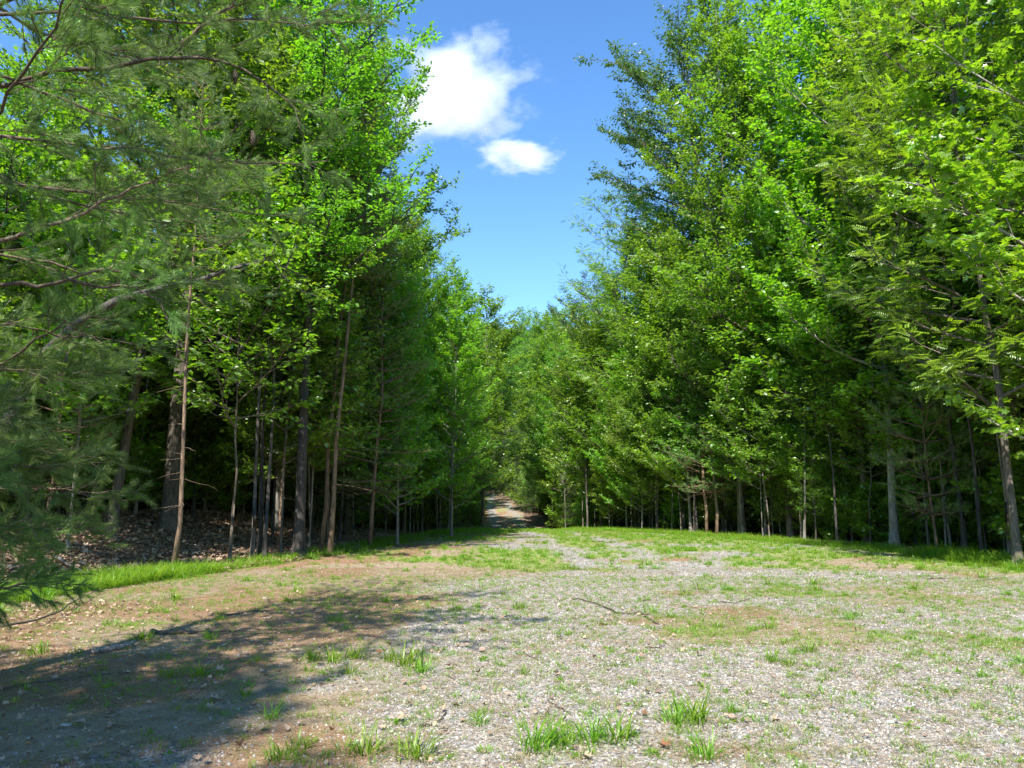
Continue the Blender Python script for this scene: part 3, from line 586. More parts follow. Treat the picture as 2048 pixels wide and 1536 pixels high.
# ---- right side
hero('tall2', 1772, 25.6, 1.25, 'straight pale trunk, thickest of the light ones on the right', rz=.3)
hero('tall1', 1806, 28, 1.05, 'dark trunk standing just behind the straight pale trunk on the right', rz=2)
hero('pinesap', 1856, 22.3, 1.35, 'thin bent pine with orange bark and a sunlit tuft on the right edge', sz=1.6)
hero('sap2', 1908, 22.5, 1.7, 'long slender pale stem between the bent pine and the right border', rz=1)
hero('tall0', 2042, 21.5, 1.05, 'dark trunk at the right border of the clearing', rz=.4)
hero('pine1', 1425, 34.5, 1.05, 'orange-barked pine with bare dead side twigs, right of the track', rz=2)
hero('pine1', 1405, 35.0, 1.0, 'dark-stemmed pine leaning against the orange-barked one right of the track', rz=1, tilt=(0, -.05))
hero('edge0', 2230, 16.2, 1.08, 'near maple with large bright lobed leaves filling the upper right corner', rz=2.6)
hero('locust', 2010, 17.8, 1.15, 'locust with feather-like compound leaves hanging in from the right', rz=1.1)
hero('edge0', 1720, 28.5, 1.22, 'broad bright-leaved maple over the right edge of the clearing', rz=.2)
hero('yellow', 1475, 34, 1.38, 'yellow-green sweetgum-like tree on the skyline right of the clouds', rz=.9)
hero('tall3', 1425, 40, 1.34, 'dark tall tree whose uneven top stands against the sky right of the large cloud', rz=2.1)
hero('edge1', 1570, 32, 1.4, 'mid-green tree between the yellow-green tree and the broad maple', rz=2)
hero('edge0', 1375, 37, .75, 'leafy young maple bending over the orange-barked pine', rz=1.7)
hero('hem', 1330, 42, .95, 'pale feathery conifer right of the track bend', rz=1)
hero('locust', 1268, 45, 1.35, 'airy locust leaning out over the track on the right', rz=3)
hero('edge1', 1290, 50, 1.2, 'green tree behind the airy locust', rz=1)
hero('tall3', 1185, 72, 1.12, 'dark blue-green tree rising beside the far track', rz=.8)
hero('edge0', 1248, 54, .9, 'bright round tree between the airy locust and the feathery conifer', rz=2)
hero('hem', 1165, 58, .8, 'feathery conifer at the right foot of the far track', rz=2)
hero('edge0', 1112, 96, 1.3, 'bright round-crowned tree behind the bend of the far track', rz=1)
hero('tall1', 1065, 108, 1.25, 'pale green tree closing the end of the track', rz=1)

def free(x, y, m):
    return all((x - a) ** 2 + (y - b) ** 2 > m * m for a, b in KEEP)
LOOK = {'sap0': 'pale-stemmed', 'sap1': 'thin grey', 'sap2': 'dark-stemmed', 'pinesap': 'soft-needled', 'bush0': 'mid-green', 'bush1': 'bright green', 'edge0': 'bright lobed-leaved', 'edge1': 'mid-green', 'tall0': 'grey-barked', 'tall1': 'dark-barked', 'tall2': 'pale-barked', 'tall3': 'dark-leaved', 'pine0': 'long-needled', 'hem': 'feathery', 'locust': 'fern-leaved', 'yellow': 'yellow-green'}
SEEN = {}
def describe(base, kd, x, y, e):
    px = 1024 + FPX * x / y; up = e.rotation_euler.to_matrix() @ Vector((0, 0, 1)); lean = 'right-leaning ' if up.x > .022 else 'left-leaning ' if up.x < -.022 else ''
    zs = [(180, 'at the left border'), (350, 'left of the stout dark trunk'), (510, 'left of the pole trio'), (645, 'between pole trio and twin pines'), (790, 'right of the twin pines'), (930, 'left of the track mouth'), (1030, 'at the left side of the track'), (1160, 'at the right side of the track'), (1270, 'right of the track mouth'), (1400, 'left of the orange-barked pine'), (1530, 'right of the orange-barked pine'), (1650, 'midway along the right edge'), (1765, 'left of the straight pale trunk'), (1905, 'right of the straight pale trunk'), (9999, 'at the right border')]
    z = [q for a, q in zs if px < a][0]; dep = 'in the front row' if y < 30 else 'second row' if y < 42 else 'far back' if y < 60 else 'near the far dip' if y < 85 else 'up the far slope'
    sz = 'small ' if e.scale[0] < .75 else 'big ' if e.scale[0] > 1.2 else ''
    t = f'{sz}{lean}{LOOK[kd]} {base} {z}, {dep}'
    if t in SEEN: t = t.replace(base, random.choice(['slimmer', 'thinner', 'slighter']) + ' ' + base) if e.scale[0] < SEEN[t] else t.replace(base, random.choice(['stouter', 'fuller', 'taller']) + ' ' + base)
    SEEN.setdefault(t, e.scale[0])
    while len(t.replace('-', ' ').split()) > 16 and ', ' in t: t = t.rsplit(', ', 1)[0]
    return t
def row(n, side, y0, y1, o0, o1, kinds, s0, s1, label, group, gap=1.4, cat='tree', pw=1.0):
    k = 0; tries = 0
    while k < n and tries < n * 40:
        tries += 1; y = y0 + (y1 - y0) * random.random() ** pw; o = o0 + (o1 - o0) * random.random()
        x = float(xl(np.array(y))) - o if side < 0 else float(xr(np.array(y))) + o
        if abs(x) > .80 * y + 5: continue
        if not free(x, y, gap): continue
        KEEP.append((x, y)); kd = random.choice(kinds); e = place(kd, x, y, random.uniform(s0, s1), label, cat, group, tilt=(random.gauss(0, .03), random.gauss(0, .03))); e['label'] = describe(label, kd, x, y, e); k += 1
row(40, -1, 22, 48, .3, 2.6, ['sap0', 'sap1', 'sap2'], .8, 1.4, 'sapling', 'slender saplings along the left edge', .5)
row(9, -1, 25, 46, .9, 2.2, ['edge0'], .3, .5, 'young maple', 'young maples on the left edge', 1.6)
row(14, 1, 24, 48, .8, 3, ['edge0', 'edge0', 'locust'], .3, .55, 'young leafy tree', 'young leafy trees on the right edge', 1.6)
row(16, -1, 17, 34, 3, 12, ['sap0', 'sap1', 'sap2', 'pinesap'], .9, 1.4, 'sapling', 'saplings on the left mound', 1.0)
row(74, 1, 19, 50, .2, 3.6, ['sap0', 'sap1', 'sap2'], .8, 1.6, 'sapling', 'slender saplings along the right edge', .5)
row(14, -1, 17, 58, 4.0, 14, ['tall0', 'tall1', 'tall2', 'tall3', 'pine0', 'edge1'], .85, 1.1, 'tall tree', 'tall trees in the left wood', 3.0)
row(13, 1, 22, 58, 4.0, 13, ['tall0', 'tall1', 'tall2', 'tall3', 'pine0', 'edge1'], .95, 1.25, 'tall tree', 'tall trees in the right wood', 3.0)
row(9, -1, 28, 58, 1.6, 4.5, ['edge1', 'tall2', 'tall0'], .72, .95, 'leafy tree', 'edge trees left of the track', 2.6)
row(8, 1, 28, 58, 2.6, 5.5, ['edge0', 'edge1', 'locust', 'yellow'], 1.0, 1.3, 'leafy tree', 'edge trees right of the track', 2.6)
row(20, -1, 56, 104, 2.4, 9, ['edge1', 'tall1', 'edge0', 'tall2'], .8, 1.05, 'leafy tree', 'trees left of the far track', 3.2)
row(24, 1, 56, 126, 1.8, 9, ['edge1', 'hem', 'edge0', 'tall1'], .85, 1.15, 'leafy tree', 'trees right of the far track', 3.2)
row(10, -1, 60, 104, .3, 1.6, ['bush0', 'bush1', 'sap0'], .8, 1.3, 'leafy shrub', 'shrubs by the far track', 1.5, 'shrub')
row(14, 1, 56, 120, .3, 1.8, ['bush0', 'bush1', 'sap0'], .8, 1.4, 'leafy shrub', 'shrubs by the far track', 1.5, 'shrub')
row(22, -1, 27, 50, 1.5, 10, ['bush0', 'bush1', 'pinesap'], .7, 1.2, 'low shrub', 'undergrowth shrubs on the left', 1.2, 'shrub')
row(40, 1, 18, 50, .6, 12, ['bush0', 'bush1', 'pinesap'], .7, 1.3, 'low shrub', 'undergrowth shrubs on the right', 1.2, 'shrub')
for i in range(14):     # closing the view where the track bends away
    y = 128 + random.random() * 26; x = -16 + i * 2.2 + random.uniform(-1, 1); place(random.choice(['edge1', 'tall2', 'edge0', 'tall0']), x, y, random.uniform(.8, 1.1), '%s tree closing the view on the far slope, %s of the sky gap' % (['bright', 'grey-green', 'dark', 'pale', 'rounded', 'narrow', 'tall'][i % 7], 'left' if i < 7 else 'right'), 'tree', 'trees behind the bend of the track')

# ---- large single leaves of the near maple (those one can pick out)
def leaf_parts(parent, kind, n, mat):
    P, A, Nn, ll = B[kind]['leaves']; Mw = Matrix.LocRotScale(parent.location, parent.rotation_euler, parent.scale); Ma = np.array(Mw)
    W = P @ Ma[:3, :3].T + Ma[:3, 3]; f = (W - np.array([0, 0, CAM_H])); c, s = math.cos(TILT), math.sin(TILT)
    dep = f[:, 1] * c + f[:, 2] * s; u = f[:, 0] / dep; v = (-f[:, 1] * s + f[:, 2] * c) / dep
    ok = np.where((dep > 0) & (np.abs(u) < .69) & (np.abs(v) < .51))[0]; ok = ok[np.argsort(dep[ok])][:n]
    tv, tf = TPL['lobed']; mes = [mk_mesh('leaf', tv * np.array([.9, 1, 1]), [np.array(tf)], mat, {'v': np.full(len(tf), q)}) for q in (.2, .45, .7, .95)]
    for i in ok:
        a = A[i] / np.linalg.norm(A[i]); s_ = np.cross(a, Nn[i]); s_ /= np.linalg.norm(s_); n2 = np.cross(s_, a)
        m = Matrix((s_, a, n2)).transposed().to_4x4(); o = link('leaf', mes[int(i) % 4], parent)
        q = P[i] + a * .05 + n2 * .03; m.translation = Vector(q); o.matrix_local = m @ Matrix.Scale(float(ll[i]), 4)
for o in [o for o in COL.objects if o.get('label', '').startswith('near maple')]: leaf_parts(o, 'edge0', 290, M['leaf_bright'])

# ---- the near pine at the left border, its boughs reaching into the picture
NP = bpy.data.objects.new('pine_tree', None); COL.objects.link(NP); PX, PY = -5.1, 6.0; NP.location = (PX, PY, gh(PX, PY))
tag(NP, 'near white pine with long-needled boughs hanging in over the left border', 'tree')
Tt = Tubes(); tz = np.linspace(-.3, 9.5, 12); Tt.tube(np.stack([.06 * np.sin(tz), .05 * np.cos(tz * .7), tz], 1), .17 * (1 - np.linspace(0, 1, 12) * .9), 12); link('trunk', Tt.mesh('near_pine_trunk', M['bark_pine']), NP)
rp = np.random.default_rng(77); org = np.array([PX, PY, gh(PX, PY)]); ntri = 0
def bough(pts, r0, sub, subL, per=135, tm=1.0, bare=.3):
    """pts in world space; one bough and its needles"""
    global ntri
    pts = np.array(pts, float) - org; t = np.linspace(0, 1, len(pts)); tt = np.linspace(0, 1, max(8, len(pts) * 2)); pp = np.stack([np.interp(tt, t, pts[:, k]) for k in range(3)], 1); pp[1:-1] += rp.normal(0, .018, (len(pp) - 2, 3))
    T = Tubes(); T.tube(pp, np.linspace(r0, .005, len(pp)), 7); TB = []; TE = []
    for j in range(sub):
        s = bare + (1 - bare) * (j + rp.uniform(0, 1)) / sub; q, dd = interp(pp, np.array([s])); q, dd = q[0], dd[0]
        sd_ = rot_about(dd, nrm(np.array([rp.normal(0, .5), rp.normal(0, .5), 1.])), (1 if j % 2 else -1) * rp.uniform(.35, 1.1)); sL = subL * rp.uniform(.5, 1.2) * (1.2 - .6 * s)
        sp = curve(q, sd_, sL, 4, rp.uniform(-.3, .3), rp, .2); T.tube(sp, np.linspace(.005, .002, 5), 4)
        m = max(5, int(15 * sL * tm)); ts = rp.uniform(.2, 1, m); ts[-1] = 1; b, bd = interp(sp, ts); e = nrm(bd + rp.normal(0, .5, (m, 3)) + [0, 0, .1]); TB.append(b); TE.append(b + e * rp.uniform(.12, .30, (m, 1)))
    TB = np.concatenate(TB); TE = np.concatenate(TE); T.prisms(TB, TE, .003, .0018); o = link('branch', T.mesh('near_pine_branch', M['bark_limb']), NP)
    V, F, v = needles_on(TB, TE, rp, per, .095, .0021, .75); ntri += len(F); link('needles', mk_mesh('near_pine_needles', V, [F], M['pine'], {'v': v}), o, kind='stuff')
tk = lambda z: Vector((PX, PY, z))
bough([tk(5.2), atd(-60, 175, 6.6), atd(150, 140, 6.3), atd(350, 105, 6.2), atd(430, 112, 6.1), atd(520, 160, 6.0), atd(610, 235, 5.9)], .030, 13, .8, bare=.25)
bough([atd(360, 108, 6.2), atd(375, 90, 6.2), atd(400, 55, 6.1), atd(450, 25, 6.0), atd(490, -30, 5.9), atd(560, -120, 5.8)], .022, 7, .7, bare=.4)
bough([tk(3.9), atd(-60, 500, 6.2), atd(40, 475, 6.0), atd(150, 430, 6.0), atd(220, 395, 6.0), atd(290, 360, 6.0), atd(380, 330, 6)], .026, 10, .7, bare=.3)
bough([tk(2.9), atd(-60, 580, 5.6), atd(60, 573, 5.4), atd(130, 562, 5.4), atd(200, 575, 5.4), atd(270, 572, 5.4), atd(330, 605, 5.4)], .022, 5, .5, bare=.4, tm=.6)
bough([atd(120, 563, 5.4), atd(180, 545, 5.4), atd(230, 532, 5.4), atd(275, 525, 5.4)], .012, 3, .3, bare=.5, tm=.5)
bough([tk(2.4), atd(20, 720, 6.4), atd(90, 665, 6.2), atd(150, 645, 6.2), atd(215, 635, 6.2)], .014, 4, .4, bare=.4)
for z, az, L, el, sub in [(6.4, -35, 4.6, .15, 18), (6.9, 5, 3.2, .25, 14), (7.0, -60, 4.6, .2, 16), (6.0, 25, 3.8, .15, 14), (5.8, -22, 4.2, .1, 16), (5.2, -60, 4.0, .1, 14), (4.8, 14, 3.4, .1, 13), (4.3, -35, 3.4, .05, 14), (7.8, -65, 3.0, .3, 12), (3.8, 30, 2.6, 0, 12), (3.4, -55, 2.8, -.05, 12), (4.4, 40, 3.4, .05, 12),
                          (3.2, 48, 2.6, -.02, 11), (2.8, 20, 2.0, -.05, 11), (2.6, -30, 2.0, -.1, 12), (2.3, 60, 2.6, -.1, 11), (2.0, 25, 1.8, -.1, 11), (1.8, 50, 2.4, -.1, 11), (1.7, -40, 2.0, -.12, 12), (1.4, 10, 1.5, -.15, 10), (1.3, 55, 2.3, -.12, 11), (1.1, -55, 2.0, -.12, 11), (.8, 20, 1.5, -.1, 10), (.9, 60, 2.2, -.1, 10), (5.5, 55, 3.4, .1, 12), (6.8, 45, 3.2, .3, 12), (6.6, -85, 3.6, .2, 11), (5.0, -95, 3.4, .1, 11), (8.6, -50, 1.8, .5, 8), (3.0, 75, 3.0, 0, 11), (4.6, 70, 3.6, .05, 12), (6.2, 72, 3.6, .1, 12)]:
    L *= .72 if z < 3.3 else 1
    a = R(az); d0 = np.array([math.cos(a) * math.cos(el), math.sin(a) * math.cos(el), math.sin(el)]); bough(curve(np.array(tk(z)), d0, L, 6, .1, rp, .14), .006 + .0035 * L, int(sub * 1.35), .34 * L / 2 + .25, bare=.15)
print('near pine needles', ntri)
def cone(p):
    T = Tubes(); L = .13; t = np.linspace(0, 1, 9); T.tube(np.stack([.01 * np.sin(t * 3), 0 * t, -t * L], 1), .006 + .017 * np.sin(np.pi * (t * .9 + .08)), 8)
    n = 60; k = np.arange(n); a = k * 2.4; z = -k / n * L; r_ = .016 * np.sin(np.pi * (k / n * .9 + .08)) + .004
    V, F, q = stamp(np.stack([np.cos(a) * r_, np.sin(a) * r_, z], 1), np.stack([np.cos(a), np.sin(a), -.5 + 0 * a], 1), np.stack([0 * a, 0 * a, 1 + 0 * a], 1), .018, .016, 'oval')
    o = link('pine_cone', T.mesh('cone_core', M['dark_wood']), NP, Vector(p) - NP.location); link('scale', mk_mesh('cone_scales', V, [F], M['dark_wood'], {'v': np.zeros(len(F))}), o, kind='stuff')
cone(atd(470, 140, 6.05)); cone(atd(505, 262, 6.0))

# ---- the big dark limb arching across the left wood belongs to a leaning tree
def leaning():
    r = np.random.default_rng(5); e = bpy.data.objects.new('leaning_tree', None); COL.objects.link(e); b = Vector((-11.9, 15.6, gh(-11.9, 15.6))); e.location = b
    tag(e, 'dark tree bending over in a long arch through the left wood', 'tree'); T = Tubes()
    P = [b, b + Vector((.5, .2, 1.6))] + [atd(95, 700, 15.5), atd(170, 635, 15.5), atd(240, 598, 15.5), atd(330, 575, 15.6), atd(400, 560, 15.8), atd(470, 535, 16), atd(540, 520, 16.2), atd(620, 560, 16.4)]
    P = np.array([p - b for p in P]); T.tube(P, np.array([.14, .12, .10, .095, .085, .07, .058, .042, .03, .012]), 9); TB = []; TE = []
    for j in range(15):
        q, dd = interp(P, np.array([.35 + .65 * r.uniform()])); sp = curve(q[0], nrm(dd[0] + r.normal(0, .8, 3) + [0, 0, .5]), r.uniform(.6, 1.9), 5, .3, r, .25); T.tube(sp, np.linspace(.018, .004, 6), 4)
        ts = r.uniform(.3, 1, 9); q2, d2 = interp(sp, ts); TB.append(q2); TE.append(q2 + nrm(d2 + r.normal(0, .6, (9, 3))) * .4)
    TB = np.concatenate(TB); TE = np.concatenate(TE); T.prisms(TB, TE, .004, .002); u = r.uniform(0, 1, (len(TB), 8)); Q = (TB[:, None] + (TE - TB)[:, None] * u[..., None]).reshape(-1, 3); n = len(Q)
    A = nrm(np.repeat(nrm(TE - TB), 8, 0) + r.normal(0, .7, (n, 3)) - [0, 0, .3]); V, F, k = stamp(Q, A, nrm(np.array([0, 0, 1.]) + r.normal(0, .35, (n, 3))), .12 * r.uniform(.7, 1.1, n), .10, 'lobed')
    link('trunk', T.mesh('leaning_trunk', M['bark_dark']), e); link('crown', mk_mesh('leaning_crown', V, [F], M['leaf_bright'], {'v': np.repeat(r.uniform(0, 1, n), k)}), e)
leaning()

# ---- the wood beyond the individual trees
kinds = ['tall0', 'tall1', 'tall2', 'tall3', 'edge1']
CW = proto_col('wood_crown', [B[k]['crown'] for k in kinds]); TW = proto_col('wood_trunk', [B[k]['trunk'] for k in kinds])
px_, py_ = [], []
def wood(y0, y1, step, test):
    ys = np.arange(y0, y1, step)
    for yy in ys:
        X_ = np.arange(-.9 * abs(yy) - 25, .9 * abs(yy) + 25, step); X_ = X_ + rng.uniform(-.45, .45, len(X_)) * step; Y_ = yy + rng.uniform(-.45, .45, len(X_)) * step
        k = test(X_, Y_); px_.extend(X_[k]); py_.extend(Y_[k])
def t_near(x, y):
    o = np.maximum(xl(y) - x, x - xr(y)); return (o > 30) & (y > 6) | (o > 8.5) & (y > 60)
wood(10, 135, 13.0, t_near)
wood(156, 330, 7, lambda x, y: y > 150); wood(330, 640, 10, lambda x, y: y > 300)
wood(-40, -6, 7, lambda x, y: (np.maximum(xl(y) - x, x - xr(y)) > 1))
x = np.array(px_); y = np.array(py_); n = len(x); s = rng.uniform(.8, 1.1, n)
scatter('woods', np.stack([x, y, ground_h(x, y)], 1), np.stack([0 * x, 0 * x, rng.uniform(0, 6.28, n)], 1), s, rng.integers(0, 5, n), [CW, TW], 'dense green forest running back from the clearing and over the distant hill')
UK = ('bush0', 'bush1', 'sap0', 'sap1', 'edge0', 'edge1')
CB = proto_col('under_crown', [B[k]['crown'] for k in UK]); TB_ = proto_col('under_trunk', [B[k]['trunk'] for k in UK])
n = 8000; y = 17 + 113 * rng.uniform(0, 1, n) ** 1.3; x = rng.uniform(-1, 1, n) * (.85 * y + 10); o = np.maximum(xl(y) - x, x - xr(y)); k = (o > 5.5) | (y > 60) & (o > 3) | (x > 0) & (o > 2.2); x, y = x[k], y[k]; n = len(x); ui = np.where(np.maximum(xl(y) - x, x - xr(y)) > 13, rng.integers(0, 6, n), rng.integers(0, 3, n))
scatter('undergrowth', np.stack([x, y, ground_h(x, y)], 1), np.stack([0 * x, 0 * x, rng.uniform(0, 6.28, n)], 1), np.where(ui > 3, .38, 1) * rng.uniform(.7, 1.4, n), ui, [CB, TB_], 'low leafy undergrowth deep in the wood')
# trees beside and behind the lens that shade the near ground on the left
for (x_, y_, k_, s_) in [(-5.4, -1.2, 'edge1', .62), (-5.2, -4.6, 'edge1', .78), (-8.2, -3.4, 'edge1', .75), (-12.8, 9.5, 'tall1', .8), (17.5, 8, 'tall2', 1.0)]:
    place(k_, x_, y_, s_, 'tall tree just outside the border of the clearing', 'tree', 'trees beside the lens')

# ------------------------------------------------------------------ sticks, logs, stones, single tufts
def stick(name, pts, r0, r1, mat, label, cat, forks=(), lift=.01, k=7):
    P = [at(u, v, 0) for u, v in pts]; P = [Vector((p.x, p.y, p.z + r0 * .7 + lift)) for p in P]; o0 = P[0]; n = len(P)
    t = np.linspace(0, 1, n); tt = np.linspace(0, 1, n * 3); A = np.array([list(p - o0) for p in P]); Q = np.stack([np.interp(tt, t, A[:, i]) for i in range(3)], 1)
    r = np.random.default_rng(int(pts[0][0]) + 3); Q[1:-1] += r.normal(0, .35 * r0 + .002, (len(Q) - 2, 3)); T = Tubes(); T.tube(Q, np.linspace(r0, r1, len(Q)) * r.uniform(.85, 1.15, len(Q)), k)
    for (s, dx, dy, dz) in forks:
        q, d = interp(Q, np.array([s])); q = q[0]; T.tube(np.array([q, q + np.array([dx, dy, dz]) * .5 + r.normal(0, .01, 3), q + np.array([dx, dy, dz])]), [r0 * .6, r0 * .4, r1 * .5], 5)
    o = link(name, T.mesh(name, mat), None, o0); tag(o, label, cat); return o
stick('twig', [(1143, 1200), (1165, 1201), (1200, 1212), (1232, 1227), (1262, 1230), (1280, 1226), (1298, 1240), (1316, 1251)], .009, .013, M['dark_wood'], 'long forked dark twig lying on the gravel in the middle of the clearing', 'twig', [(.62, .05, .16, .06), (.55, -.22, .0, .02), (.3, -.1, -.06, .0)])
stick('stick', [(303, 1268), (330, 1270), (370, 1271), (405, 1268), (430, 1270), (462, 1269)], .032, .012, M['dark_wood'], 'thick brown stick lying in the shade between two grass tufts', 'stick')
stick('bark_piece', [(186, 1310), (215, 1303), (250, 1297), (272, 1290)], .035, .015, M['dead_wood'], 'pale broken piece of bark in the shade below the thick brown stick', 'bark')
stick('twig', [(0, 1383), (60, 1368), (130, 1362), (200, 1353), (290, 1346)], .008, .004, M['dark_wood'], 'long thin dark twig crossing the shaded ground at the left border', 'twig')
stick('branch', [(0, 1268), (60, 1257), (110, 1240), (150, 1215), (195, 1190)], .018, .007, M['dark_wood'], 'dark arching branch lying from the left border towards the grass fringe', 'branch', [(.8, .2, .1, .1)], lift=.08)
stick('fallen_log', [(108, 1118), (130, 1130), (155, 1143), (182, 1158)], .04, .025, M['dead_wood'], 'grey fallen log on the leaf litter left of the grass fringe', 'log', [(.1, .1, .2, .25)], lift=.02)
stick('stick', [(70, 1180), (90, 1168), (112, 1158)], .012, .006, M['dead_wood'], 'pale stick on the leaf litter below the grey fallen log', 'stick')
stick('stick', [(40, 1178), (80, 1172), (115, 1175), (150, 1180)], .014, .008, M['dead_wood'], 'long pale stick lying level on the leaf litter left of the fringe', 'stick')
stick('twig', [(1185, 1085), (1200, 1084), (1218, 1086), (1232, 1084)], .018, .01, M['dark_wood'], 'small dark twig on the gravel just before the track crest', 'twig', [(.7, .1, .2, .12)])
stick('twig', [(1855, 1159), (1875, 1158), (1892, 1160)], .015, .008, M['dark_wood'], 'short dark twig on the gravel near the right edge', 'twig')
stick('twig', [(1955, 1162), (1985, 1160), (2010, 1156)], .015, .007, M['dead_wood'], 'pale twig in front of the tall grass at the right border', 'twig')
stick('twig', [(838, 1457), (860, 1452), (880, 1446), (893, 1425)], .008, .004, M['dark_wood'], 'curved brown twig on the ground right of the bottom-centre tuft', 'twig')
stick('twig', [(780, 1492), (805, 1492), (825, 1488)], .007, .004, M['dark_wood'], 'short brown twig near the lower edge, below the curved brown twig', 'twig')
stick('twig', [(1096, 1404), (1110, 1414), (1128, 1424), (1142, 1430)], .006, .003, M['dark_wood'], 'thin brown twig in the gravel above the bright bottom tuft', 'twig')
stick('twig', [(1047, 1308), (1062, 1316), (1078, 1324)], .007, .004, M['dark_wood'], 'short twig in the white gravel left of the middle', 'twig', [(.7, .08, .09, .03)])
stick('twig', [(1290, 1298), (1312, 1298), (1330, 1294)], .007, .004, M['dark_wood'], 'small dark twig below the long forked one', 'twig')
stick('twig', [(1440, 1205), (1470, 1208), (1500, 1200)], .008, .005, M['dark_wood'], 'dark twig on the gravel right of the long forked one', 'twig')
stick('twig', [(448, 1233), (500, 1226), (545, 1222), (580, 1220)], .009, .005, M['dark_wood'], 'thin straight twig on the reddish soil above the thick brown stick', 'twig')
stick('fallen_branch', [(1515, 1044), (1530, 1052), (1548, 1066)], .05, .03, M['dead_wood'], 'pale fallen branch leaning in the grass at the foot of the right saplings', 'branch', lift=.3)

def stone(u, v, w, h, mat, label, seed):
    r = np.random.default_rng(seed); p = at(u, v); me = bpy.data.meshes.new('stone'); import bmesh
    bm = bmesh.new(); bmesh.ops.create_icosphere(bm, subdivisions=2, radius=.5)
    for q in bm.verts:
        k = 1 + .22 * (vnoise(q.co.x * 3 + seed, q.co.y * 3 + q.co.z * 2, seed) - .5) * 2; q.co = Vector((round(q.co.x * k * 5) / 5 * .4 + q.co.x * k * .6, q.co.y * k * .8, min(q.co.z * k, .33)))
        q.co.x *= w; q.co.y *= w; q.co.z *= h
    bm.to_mesh(me); bm.free(); me.materials.append(mat); o = link('stone', me, None, (p.x, p.y, p.z + h * .18)); o.rotation_euler = (r.normal(0, .1), r.normal(0, .1), r.uniform(0, 6)); tag(o, label, 'stone')
for i, a in enumerate([(1780, 1446, .075, .035, 'quartz', 'whitish flat stone on the gravel at the lower right'), (712, 1490, .07, .04, 'quartz', 'pale stone in the dappled shade beside the bottom-left tufts'), (1108, 1325, .065, .03, 'quartz', 'white stone in the gravel just right of a small tuft, centre'),
                       (1236, 1325, .08, .03, 'quartz', 'broad white stone beside a sprig of grass below the forked twig'), (1583, 1397, .05, .02, 'dark_wood', 'reddish brown chip of wood lying on the gravel, right of centre'), (132, 1452, .11, .04, 'gravel', 'grey flat stone in the deep shade at the lower left'),
                       (190, 1516, .09, .05, 'gravel', 'grey rounded stone in the shade close to the lower border'), (530, 1197, .10, .04, 'quartz', 'lone pale stone on the reddish soil left of the middle'), (905, 1336, .09, .03, 'gravel', 'long flat grey stone right of the big bright tuft'), (968, 1506, .05, .035, 'gravel', 'rounded grey pebble near the lower border, centre'),
                       (1430, 1452, .05, .03, 'gravel', 'dark grey stone between the two right-hand tufts'), (1290, 1410, .055, .03, 'quartz', 'white pebble above the lower tufts in the gravel'), (1950, 1519, .05, .03, 'gravel', 'grey pebble close to the lower right corner')]):
    stone(a[0], a[1], a[2] * .75, a[3] * .8, M[a[4]], a[5], 900 + i)
def single_leaf(u, v, L, label, s):
    p = at(u, v); o = link('fallen_leaf', deadleaf('fallen_leaf', s, M['orange_leaf'], L), None, (p.x, p.y, p.z + .02)); o.rotation_euler = (.3, .2, s); tag(o, label, 'leaf')
single_leaf(757, 1308, .10, 'orange dead leaf at the left side of the big bright tuft', 201); single_leaf(963, 1265, .10, 'orange dead leaf on the gravel above the big bright tuft', 203)
single_leaf(1335, 1500, .10, 'large orange brown dead leaf near the lower border, right of the bottom tuft', 205); single_leaf(1290, 1432, .07, 'yellow dead leaf beside the white pebble', 207)
single_leaf(1200, 1253, .11, 'tan curled dead leaf below the long forked twig', 209)

